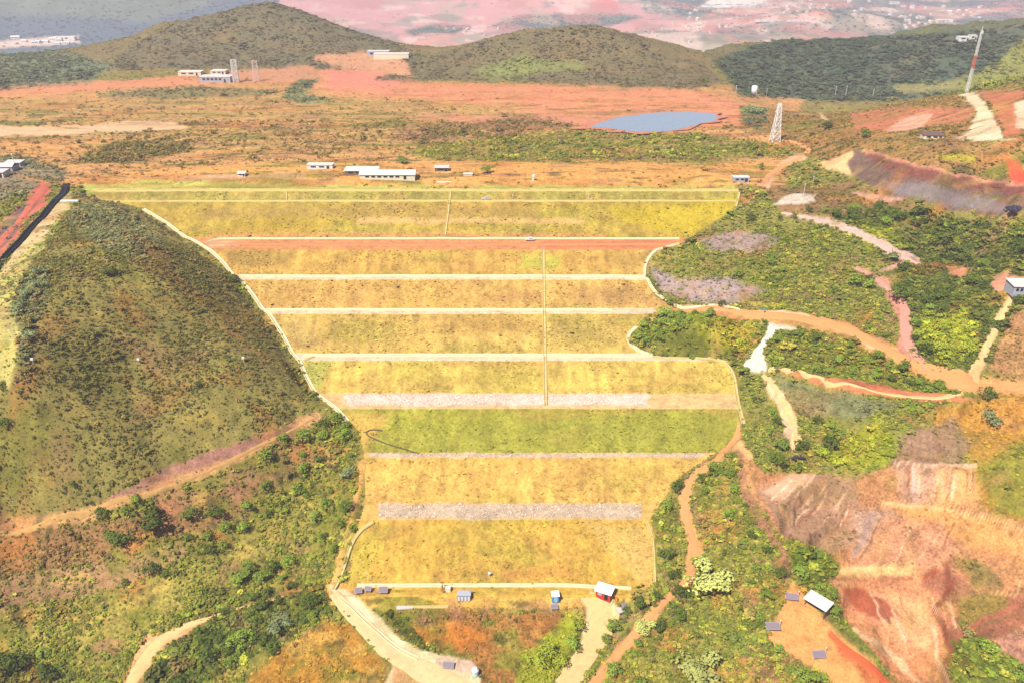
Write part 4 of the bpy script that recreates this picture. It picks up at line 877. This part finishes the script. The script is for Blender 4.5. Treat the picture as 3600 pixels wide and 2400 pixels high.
# ---------------------------------------------------------------- built things
white=simple('white_paint',(.54,.53,.51),.6,.05,2); cream=simple('cream_wall',(.55,.48,.36),.8,.08,1); redp=simple('red_paint',(.42,.03,.02),.5,.08,2); bluep=simple('blue_plastic',(.06,.20,.38),.4,.08,2)
greym=simple('grey_metal',(.30,.30,.34),.5,.1,2,0); darkm=simple('dark_opening',(.02,.018,.02),.7,.1,2); roofw=simple('white_roof_sheet',(.54,.50,.45),.7,.14,.8); roofg=simple('grey_roof_sheet',(.42,.38,.38),.7,.12,1.2)
panel_m=simple('solar_cells',(.17,.13,.15),.6,.2,6,0,.1); tile=simple('clay_tiles',(.45,.22,.14),.8,.15,1.5); steel=simple('pale_lattice_steel',(.62,.58,.54),.5,.05,2); orangep=simple('signal_orange',(.55,.10,.05),.5,.05,2); conc_p=simple('pad_concrete',(.42,.36,.35),.9,.12,1.5); brownw=simple('brown_timber',(.16,.10,.07),.85,.2,3)
dullr=simple('dusty_roof_sheet',(.5,.44,.40),.7,.15,.6)
def building(name,u,v,w,d,h,label,cat='building',rz=0,wall=white,roof=roofw,style='shed',nwin=3,door=True,group=None,loc=None,side=-1,over=.35):
    """w, d, h in metres; local -y is the front"""
    p=loc or ray(u,v); g=empty(name,p,R(rz)); tag(g,label,cat,group)
    m=MB(); 
    if style=='gable':
        m.prism([(-w/2,-1),(w/2,-1),(w/2,h),(0,h+w*0+min(w,d)*.22),(-w/2,h)] if w<=d else [(-w/2,-1),(w/2,-1),(w/2,h),(-w/2,h)],-d/2,d/2)
    else: m.box((0,0,h/2-.5),(w,d,h+1))
    m.build('wall',wall,g)
    r=MB(); t=.14
    if style=='shed': r.prism([(-d/2-over,h+.02),(d/2+over,h+.35),(d/2+over,h+.35+t),(-d/2-over,h+.02+t)],-w/2-over,w/2+over)
    elif style=='flat': r.box((0,0,h+.12),(w+.3,d+.3,.22))
    else:
        e=min(w,d)/2+over; rs=(min(w,d))*.22
        r.prism([(-e,h-.02),(0,h+rs+.06),(e,h-.02),(e,h+t),(0,h+rs+.06+t*1.3),(-e,h+t)],-max(w,d)/2-over,max(w,d)/2+over)
    ro=r.build('roof',roof,g)
    if style=='shed' or (style=='gable' and w>d): ro.rotation_euler=(0,0,R(90))
    if door:
        q=MB(); q.box((w*.32,-d/2-.03,min(2.1,h*.8)/2),(min(1.2,w*.2),.09,min(2.1,h*.8))); q.build('door',darkm,g)
    for i in range(nwin):
        q=MB(); q.box((-w*.42+w*.66*(i+.5)/nwin,-d/2-.03,h*.58),(w*.66/nwin*.62,.09,h*.36)); q.build('window',darkm,g)
    return g
# foot of the dam
p=ray(1388,1366); g=empty('guard_hut',p,R(-24)); tag(g,'red walled hut with a flat white roof at the right end of the dam foot','hut')
m=MB(); m.box((0,0,.9),(4.0,2.9,2.8)); m.build('wall',redp,g)
m=MB(); m.box((0,0,2.42),(4.9,3.8,.2)).box((0,0,2.6),(3.4,2.4,.18)); m.build('roof',simple('bright_white_roof',(.8,.8,.8),.5,.02,1),g,.03)
m=MB(); m.box((.9,-1.48,1.0),(.95,.1,2.0)); m.build('door',darkm,g); m=MB(); m.box((-.9,-1.48,1.4),(1.1,.1,.8)); m.build('window',greym,g)
m=MB(); m.bar((2.2,-2.4,0),(2.2,-2.4,2.3),.06).bar((2.2,1.6,0),(2.2,1.6,2.3),.06); m.build('porch_post',orangep,g)
p=ray(1411,1372); g=empty('barrier',p,R(-60)); tag(g,'low orange barrier standing against the right side of the red hut','barrier')
m=MB(); m.bar((-1.2,0,0),(-1.2,0,1.1),.06).bar((1.2,0,0),(1.2,0,1.1),.06); m.build('leg',orangep,g); m=MB(); m.box((0,0,.95),(2.7,.08,.3)).box((0,0,.5),(2.7,.08,.25)); m.build('board',simple('orange_board',(.5,.16,.04),.6,.1,2),g)
p=ray(1275,1377); g=empty('portable_toilet',p,R(6)); tag(g,'blue portable cabin with a white domed roof left of the red hut','portable toilet')
m=MB(); m.box((0,0,1.1),(1.9,1.9,2.2)); m.build('body',bluep,g,.05)
m=MB(); m.box((0,0,2.28),(2.2,2.2,.18)).box((0,0,2.45),(1.7,1.7,.2)); m.build('roof',simple('bright_white_roof',(.8,.8,.8)),g,.06)
m=MB(); m.box((0,-.97,1.0),(1.0,.06,1.9)); d=m.build('door',simple('light_blue_plastic',(.25,.42,.58),.4,.05,2),g); m=MB(); m.box((.35,-1.02,1.0),(.08,.06,.3)); m.build('handle',white,d)
def solar(u,v,rz,label,w=2.4,h=1.6,sh=1.0,mast=True):
    p=ray(u,v); g=empty('solar_panel',p,R(rz)); tag(g,label,'solar panel','solar panels around the foot of the dam')
    m=MB(); m.box((0,0,sh+.25),(w,h,.07),rx=R(28)); pn=m.build('panel',panel_m,g)
    m=MB()
    for s in(-1,1):
        m.box((s*(w/2+.03),0,sh+.25),(.06,h+.1,.1),rx=R(28))
    for s in(-1,1): m.box((0,s*(h/2+.02)*math.cos(R(28)),sh+.25+s*(h/2+.02)*math.sin(R(28))),(w+.1,.06,.1),rx=R(28))
    m.build('frame',greym,pn)
    for sx in(-1,1): m=MB(); m.bar((sx*w*.35,h*.25,-.1),(sx*w*.35,h*.25,sh+.35),.05).bar((sx*w*.35,-h*.3,-.1),(sx*w*.35,-h*.3,sh),.05); m.build('leg',greym,g)
    m=MB(); m.box((0,.1,.3),(.8,.5,.6)); m.build('battery_box',darkm,g)
    if mast: m=MB(); m.bar((w*.55,.6,0),(w*.55,.6,2.6),.04).box((w*.55,.6,2.6),(.25,.2,.2)); m.build('sensor_mast',steel,g)
    return g
solar(824,1362,8,'brownish grey solar panel at the left end of the dam foot, leftmost of the row',1.9,1.5,.9,False)
solar(846,1358,-5,'brownish grey solar panel second from the left end of the dam foot',1.7,1.3,.9)
solar(881,1361,0,'violet grey solar panel third from the left along the dam foot',2.3,1.7,1.0,True)
solar(1273,1398,4,'small brown grey solar panel in front of the blue portable cabin',1.9,1.3,.7,False)
solar(1434,1394,20,'small grey solar panel on the pale pad right of the sandy road bend',1.4,1.0,.6,False)
solar(1817,1376,-8,'grey violet solar panel above left of the white roofed shelter',3.2,1.7,.9,True)
solar(1774,1444,0,'grey violet solar panel at the left edge of the orange yard',3.6,1.9,.9,True)
solar(1880,1508,5,'grey violet solar panel at the bottom of the orange yard',3.4,1.8,.8,True)
solar(1030,1532,-6,'grey violet solar panel beside the pale yard at the bottom',2.8,1.6,.7,False)
p=ray(1066,1372); g=empty('equipment_cabinet',p,R(0)); tag(g,'grey topped cabinet with white striped front at the dam foot','cabinet')
m=MB(); m.box((0,0,.7),(3.6,1.8,1.8)); m.build('body',simple('blue_grey_paint',(.25,.26,.34),.6,.1,2),g,.03)
for i in range(4): m=MB(); m.box((-1.35+i*.9,-.94,.55),(.5,.12,1.3)); m.build('door_panel',white,g)
m=MB(); m.box((0,0,1.66),(3.8,2.0,.12)); m.build('roof',greym,g)
m=MB(); m.bar((1.6,.3,0),(1.6,.3,3.0),.07).box((1.6,.3,2.9),(.4,.3,.3)); m.build('pole',greym,g)
p=ray(1022,1356); g=empty('weather_station',p,0); tag(g,'cream instrument box and dark frame on the drain at the dam foot','instrument')
m=MB(); m.bar((-1.1,-.2,0),(-.7,.5,2.0),.09).bar((-.2,-.4,0),(-.7,.5,2.0),.09).bar((-.7,.5,0),(-.7,.5,2.6),.07).box((-.7,.5,2.5),(1.2,.25,.25)); m.build('frame',brownw,g)
m=MB(); m.box((.9,0,.7),(1.4,1.2,1.4)); m.build('box',cream,g,.05); m=MB(); m.box((-.2,-.5,.3),(.7,.5,.6)); m.build('crate',brownw,g)
def post(u,v,h,label,r=.07,mat=None,head=.35,name='marker_post',cat='marker',group=None,headm=None):
    p=ray(u,v); g=empty(name,p,0); tag(g,label,cat,group); m=MB(); m.bar((0,0,-.3),(0,0,h),r,6); m.build('post',mat or steel,g)
    m=MB(); m.box((0,0,h+head*.4),(head,head*.6,head*.8)); m.build('head',headm or white,g,.02); return g
post(1124,1325,1.2,'small pale instrument post on the lowest dam face above the drain',.06,steel,.7)
post(1185,1010+80+0,1.0,'tiny pale post in the middle of the dam face second from the foot',.05,steel,.35)
post(77,836,1.3,'white target marker at the left end of the line across the brown hillside',.06,white,.75,group=None)
post(320,836,1.3,'white target marker in the middle of the line across the brown hillside',.06,white,.8)
post(560,832,1.3,'white target marker at the right end of the line across the brown hillside',.06,white,.8)
post(1753,722,1.6,'small blue and white sign post at the edge of the orange road',.08,white,.7,'sign_post','sign',headm=bluep)
post(845,1335,3.0,'thin pale pole above the leftmost solar panels',.05,steel,.3,'pole','pole')
post(1426,462,2.0,'tiny white post on the top right dam face',.06,white,.5)
post(1352,457,1.6,'tiny white post near the middle of the second drain from the top',.06,white,.5)
post(1225,415,1.6,'small white kiosk shaped marker out on the orange strip behind the crest',.5,white,1.2)
post(1178,455,1.0,'tiny pale post right of the parked pickup on the dam',.05,white,.4)
post(1866,428,4.0,'slim pale pole on the scrubby slope above the rubble',.07,steel,.4,'pole','pole')
post(1845,452,5.0,'pale pole standing in the white rubble right of the crest',.08,steel,.4,'pole','pole')
post(36,388,6.5,'pale pole beside the light roofs at the left edge',.12,steel,.6,'pole','pole')
for i,(u,v,h,l) in enumerate([(1918,222,7,'pale pole on the right rim, leftmost of three'),(1942,222,7.5,'pale pole on the right rim, middle of three'),(2004,226,6.5,'pale pole on the right rim, rightmost of three'),(1690,215,5,'short pale pole left of the white tank tower'),(1760,222,5,'short pale pole right of the white tank tower')]):
    post(u,v,h,l,.11,steel,.5,'pole','pole')
# vehicles
tyre=simple('tyre_rubber',(.02,.02,.02),.9,.05,4); glass=simple('dark_glass',(.03,.035,.045),.15,.02,4,0,.6)
def vehicle(u,v,rz,label,body,kind='pickup',sc=1.0):
    p=ray(u,v); g=empty('parked_vehicle',p+Vector((0,0,.12)),R(rz)); g.scale=(sc,)*3; tag(g,label,'vehicle')
    m=MB(); m.box((0,0,.75),(4.9,1.85,.55)); 
    if kind=='pickup': m.box((.35,0,1.3),(1.9,1.65,.7)).box((-1.5,.85,1.1),(1.8,.08,.3)).box((-1.5,-.85,1.1),(1.8,.08,.3)).box((-2.4,0,1.1),(.08,1.7,.3))
    else: m.box((-.5,0,1.55),(3.7,1.8,1.2))
    m.build('body',body,g,.06)
    m=MB(); (m.box((1.28,0,1.32),(.12,1.5,.5)).box((.35,0,1.36),(1.3,1.72,.4)) if kind=='pickup' else m.box((1.4,0,1.7),(.12,1.5,.6))); m.build('window',glass,g)
    for a in(-1,1):
        for b in(-1,1):
            m=MB(); m.bar((a*1.5,b*.78,.35),(a*1.5,b*.98,.35),.36,12); w=m.build('wheel',tyre,g); m=MB(); m.bar((a*1.5,b*.97,.35),(a*1.5,b*1.0,.35),.2,8); m.build('rim',greym,w)
    for b in(-1,1): m=MB(); m.box((2.45,b*.65,.8),(.08,.35,.2)); m.build('headlight',white,g)
    return g
vehicle(1116,460,10,'pale pickup parked on the second drain from the dam crest',simple('dusty_silver',(.45,.38,.38),.4,.05,2),'pickup',.7)
vehicle(1217,553,5,'white pickup parked on the red dirt bench',white,'pickup',.75)
p=ray(1092,1548); g=empty('water_drum',p,0); tag(g,'white drum with a blue green base at the bottom of the pale left road','drum')
m=MB(); m.bar((0,0,0),(0,0,1.7),.85,16); m.build('body',simple('pale_teal',(.35,.5,.5),.5,.08,2),g); m=MB(); m.bar((0,0,1.7),(0,0,2.3),.95,16,.5); m.build('lid',white,g)
# shelter in the orange yard
p=ray(1876,1396); g=empty('shelter',p,R(-48)); tag(g,'open fronted shelter with a white roof in the orange yard','shelter')
m=MB(); m.box((0,1.4,.9),(5.6,.15,2.8)).box((2.8,0,.9),(.15,2.9,2.8)); m.build('wall',brownw,g); m=MB(); m.box((-.2,.5,.55),(4.6,1.2,1.1)); m.build('bench',darkm,g)
m=MB(); m.prism([(-2.0,2.45),(2.0,2.9),(2.0,3.05),(-2.0,2.6)],-3.3,3.3); r=m.build('roof',roofw,g); r.rotation_euler=(0,0,R(90))
for s in(-1,1): m=MB(); m.bar((s*2.7,-1.5,-.3),(s*2.7,-1.5,2.5),.1); m.build('post',brownw,g)
# pads
def pad(u,v,w,d,rz,label,mat=None):
    p=ray(u,v); m=MB(); m.box((0,0,.0),(w,d,.5)); o=m.build('concrete_pad',mat or conc_p,None,.04); o.location=p+Vector((0,0,.02)); o.rotation_euler=(0,0,R(rz)); tag(o,label,'concrete pad'); return o
pad(930,1394,4.4,1.3,6,'pinkish concrete pad on the grass below the dam foot'); pad(1430,1398,3.2,2.2,20,'small pale concrete pad beside the bend of the sandy road')
pad(1020,419,6,1.0,0,'thin white slab lying just behind the dam crest',roofw); pad(160,462,7,1.5,0,'white slab at the top of the brown hillside near the black channel',roofw)
# plain buildings
def W_(u,v,wpx): return wpx*m_per_px(ray(u,v))
building('shed',892,408,W_(892,408,190)*.66,6,1.9,'long low shed with a pale roof standing on the plain behind the crest, right part',rz=0,wall=cream,roof=dullr,style='gable',nwin=6)
building('shed',832,398,W_(832,398,74),6,1.7,'dark fronted shed with a pale roof joined to the left of the long shed',wall=brownw,roof=dullr,style='shed',nwin=3)
building('building',737,386,W_(737,386,58),4,1.7,'small white building with two dark openings left of the long shed',wall=white,roof=dullr,style='flat',nwin=2)
building('building',1700,416,W_(1700,416,36),3,1.8,'small white cabin with a dark base at the right end of the crest',wall=greym,roof=roofw,style='flat',nwin=2)
building('hut',556,404,3.0,2.2,1.2,'tiny white hut alone on the plain left of the other buildings',wall=white,roof=roofw,style='shed',nwin=1)
building('hut',1015,392,6,3,1.5,'low dark hut beside bushes right of the long shed',wall=brownw,roof=roofg,style='shed',nwin=1)
building('hut',1075,403,4,1.5,.7,'low pale slab like hut right of the long shed',wall=cream,roof=roofw,style='flat',nwin=0,door=False)
building('house',14,392,9,5,2.2,'grey house with a light roof at the left edge, front one',wall=greym,roof=roofg,style='gable',nwin=2)
building('house',-2,405,7,5,2.2,'pale pink walled house cut by the left edge of the picture',wall=cream,roof=roofg,style='shed',nwin=2)
building('house',36,382,7,4,2.0,'light roofed house at the left beside the pale pole',wall=greym,roof=roofg,style='shed',nwin=2)
building('factory',900,134,W_(900,134,80),8,3.6,'large cream hall at the foot of the left hill',wall=cream,roof=dullr,style='flat',nwin=0,door=False)
building('factory',870,128,W_(870,128,50),8,3.5,'grey hall joined to the left of the large cream hall',wall=greym,roof=roofg,style='flat',nwin=2)
building('warehouse',499,187,W_(499,187,70),9,3.6,'long dark fronted warehouse with a white roof beside the tall white tower',wall=greym,roof=dullr,style='flat',nwin=5)
building('warehouse',440,172,W_(440,172,52),8,2.4,'low white roofed warehouse behind the dark fronted one, left',wall=cream,roof=dullr,style='flat',nwin=2)
building('warehouse',505,169,W_(505,169,34),8,2.2,'low white roofed warehouse behind the dark fronted one, right',wall=cream,roof=dullr,style='flat',nwin=2)
building('house',2338,668,W_(2338,668,42),6,2.6,'white roofed house with a dark front on the red clearing at the right edge',wall=greym,roof=dullr,style='shed',nwin=3,rz=-5)
building('shed',2140,318,W_(2140,318,44),5,1.8,'cream shed with a dark roof on the scrubby rim',wall=cream,roof=simple('dark_roof_sheet',(.12,.07,.06),.8,.1,1),style='shed',nwin=2,rz=-8)
building('building',2210,93,9,6,3,'bright white building on the dark ridge beside the mast top, left one',wall=white,roof=roofw,style='flat',nwin=1)
building('building',2232,91,6,5,3.4,'bright white building on the dark ridge beside the mast top, right one',wall=white,roof=roofw,style='flat',nwin=1)
# lattice towers
def lattice(name,u,v,h,wb,wt,label,cat,mats,arms=0,n=6,r=.1,top=None,rz=20,solid=0):
    p=ray(u,v); g=empty(name,p,R(rz)); tag(g,label,cat); secs=len(mats)
    def c(t,i):
        w=wb+(wt-wb)*t; return Vector(((-1,1,1,-1)[i]*w/2,(-1,-1,1,1)[i]*w/2,h*t))
    for s,mt in enumerate(mats):
        m=MB(); t0,t1=s/secs,(s+1)/secs
        k=max(1,int(round(n/secs)))
        for i in range(4): m.bar(c(t0,i)-Vector((0,0,.4 if s==0 else 0)),c(t1,i),r)
        for q in range(k):
            a=t0+(t1-t0)*q/k;b=t0+(t1-t0)*(q+1)/k
            for i in range(4): m.bar(c(a,i),c(b,(i+1)%4),r*.6).bar(c(a,(i+1)%4),c(b,i),r*.6).bar(c(b,i),c(b,(i+1)%4),r*.6)
        m.build('section',mt,g)
    for a in range(arms):
        z=h*(.8+.09*a); m=MB(); m.box((0,0,z),(h*.22,.25,.25)); m.build('cross_arm',mats[-1],g)
    if top:
        m=MB(); top(m,h); m.build('top',mats[-1],g)
    return g
lattice('communication_mast',2220,214,31,1.1,.7,'tall slim red and white mast rising above the dark ridge at upper right','mast',[white,white,orangep,white,white],n=20,r=.08,top=lambda m,h:m.bar((0,0,h),(0,0,h+2),.12).box((0,-.6,h-1),(.9,.5,1.4)))
lattice('pylon',1779,326,19,4.2,1.2,'pale lattice tower standing on the rise right of the pond','tower',[steel],arms=1,n=7,r=.17,rz=8)
lattice('silo_tower',543,190,15.5,3.6,3.2,'tall white boxy tower beside the dark fronted warehouse','tower',[white],n=4,r=.2,rz=5)
lattice('silo_tower',590,188,14.5,4.0,3.0,'pinkish open lattice tower right of the tall white tower','tower',[simple('pink_steel',(.55,.42,.38),.7,.1,1)],n=4,r=.12,rz=5)
p=ray(1731,223); g=empty('water_tank',p,0); tag(g,'white water tank on short legs against the dark forest','water tank')
m=MB(); m.bar((0,0,1.5),(0,0,7.4),2.1,20); m.build('tank',white,g,0,True); m=MB(); m.bar((0,0,7.4),(0,0,7.9),2.2,20,.4); m.build('roof',roofw,g)
for i in range(4): m=MB(); a=i*1.57+.8; m.bar((1.7*math.cos(a),1.7*math.sin(a),-.5),(1.7*math.cos(a),1.7*math.sin(a),1.6),.2); m.build('leg',steel,g)
m=MB(); m.box((.9,-2.2,4.2),(.5,.2,5.6)); m.build('ladder',greym,g)
# dark violet heaps of rounded lumps
bm=bmesh.new()
r_=random.Random(4)
for i in range(26):
    o_=Vector((r_.gauss(0,2.6),r_.gauss(0,1.3),0)); s=r_.uniform(.8,1.7)*math.exp(-o_.length/6)
    bmesh.ops.create_icosphere(bm,subdivisions=1,radius=s,matrix=Matrix.Translation(o_+Vector((0,0,s*.4))))
me=bpy.data.meshes.new('dark_heap'); bm.to_mesh(me); bm.free(); me.materials.append(simple('dark_heap_surface',(.03,.025,.045),.8,.3,1)); o=bpy.data.objects.new('dark_heap',me); COL.objects.link(o); o.location=ray(2334,482); tag(o,'dark violet heap at the right foot of the grey cut wall','heap')
o=o.copy(); COL.objects.link(o); o.location=ray(1831,1050); o.scale=(.5,.4,.4); o.name='dark_heap'; tag(o,'small dark heap at the lower end of the pale sloping track','heap')
# far town
TW=[]
def town(u0,u1,v0,v1,n,label,group,wr=(7,13),mats=((white,roofw),(cream,roofw),(cream,tile),(white,tile)),seed=0):
    r=random.Random(seed)
    for i in range(n):
        u=r.uniform(u0,u1);v=r.uniform(v0,v1); p=ray(u,v)
        if p.y<820: continue
        wl,rf=r.choice(mats); s=p.y/1700
        building('house',u,v,r.uniform(*wr)*s,r.uniform(6,9)*s,r.uniform(2.6,4)*s,label,'house',rz=r.uniform(-25,25),wall=wl,roof=rf,style=r.choice(['gable','flat','gable']),nwin=2,group=group,loc=p)
town(2070,2160,40,72,22,'small pale house in the far village behind the pink field','houses of the far village behind the pink field',wr=(4,8),seed=1)
town(2040,2260,16,44,26,'small far house on the slope above the far village','houses on the far slope at upper right',wr=(4,8),seed=2)
town(1700,1800,42,50,0,'x','x')
town(1540,1720,24,64,18,'pale far house left of the white terrace','houses left of the far white terrace',wr=(4,7),seed=3)
town(1780,2030,2,30,24,'tiny pale house high on the far hill','houses high on the far hill',wr=(4,8),seed=4)
town(1490,1640,60,110,10,'tiny house scattered on the pink land behind the middle hill','houses on the pink land behind the middle hill',wr=(3,5),seed=5)
town(20,185,88,104,12,'white house in the hazy settlement at upper left','houses in the hazy settlement at upper left',wr=(8,18),mats=((white,roofw),),seed=6)
town(985,1260,66,84,8,'tiny pale house among the far trees between the two hills','houses between the two hills',wr=(4,7),seed=7)
for i,(u,v,w,h,l) in enumerate([(1770,50,W_(1770,50,70),3,'long white terrace building on the far hillside, left part'),(1830,50,W_(1830,50,45),3,'long white terrace building on the far hillside, right part'),(2054,10,W_(2054,10,20),7,'bright white block standing alone high on the far hill'),(1683,12,W_(1683,12,110),4,'huge white roof on the far skyline right of centre'),(150,92,W_(150,92,50),7,'largest white hall in the hazy settlement at upper left'),(2168,50,W_(2168,50,36),5,'pale pink block at the right end of the far village')]):
    building('hall',u,v,w,14,h,l,'building',wall=white,roof=roofw,style='flat',nwin=3)
#@@END2
# ---------------------------------------------------------------- haze
hb=MB(); hb.box((0,2750,30),(12600,6300,272)); hz=hb.build('haze',bpy.data.materials.new('haze_air'))
hm=hz.data.materials[0]; hm.use_nodes=True; hn=hm.node_tree; hn.nodes.remove(hn.nodes['Principled BSDF'])
pv=hn.nodes.new('ShaderNodeVolumePrincipled'); pv.inputs['Color'].default_value=(*HAZE_C,1); pv.inputs['Density'].default_value=HAZE_D
hn.links.new(pv.outputs[0],hn.nodes['Material Output'].inputs['Volume']); tag(hz,kind='stuff')
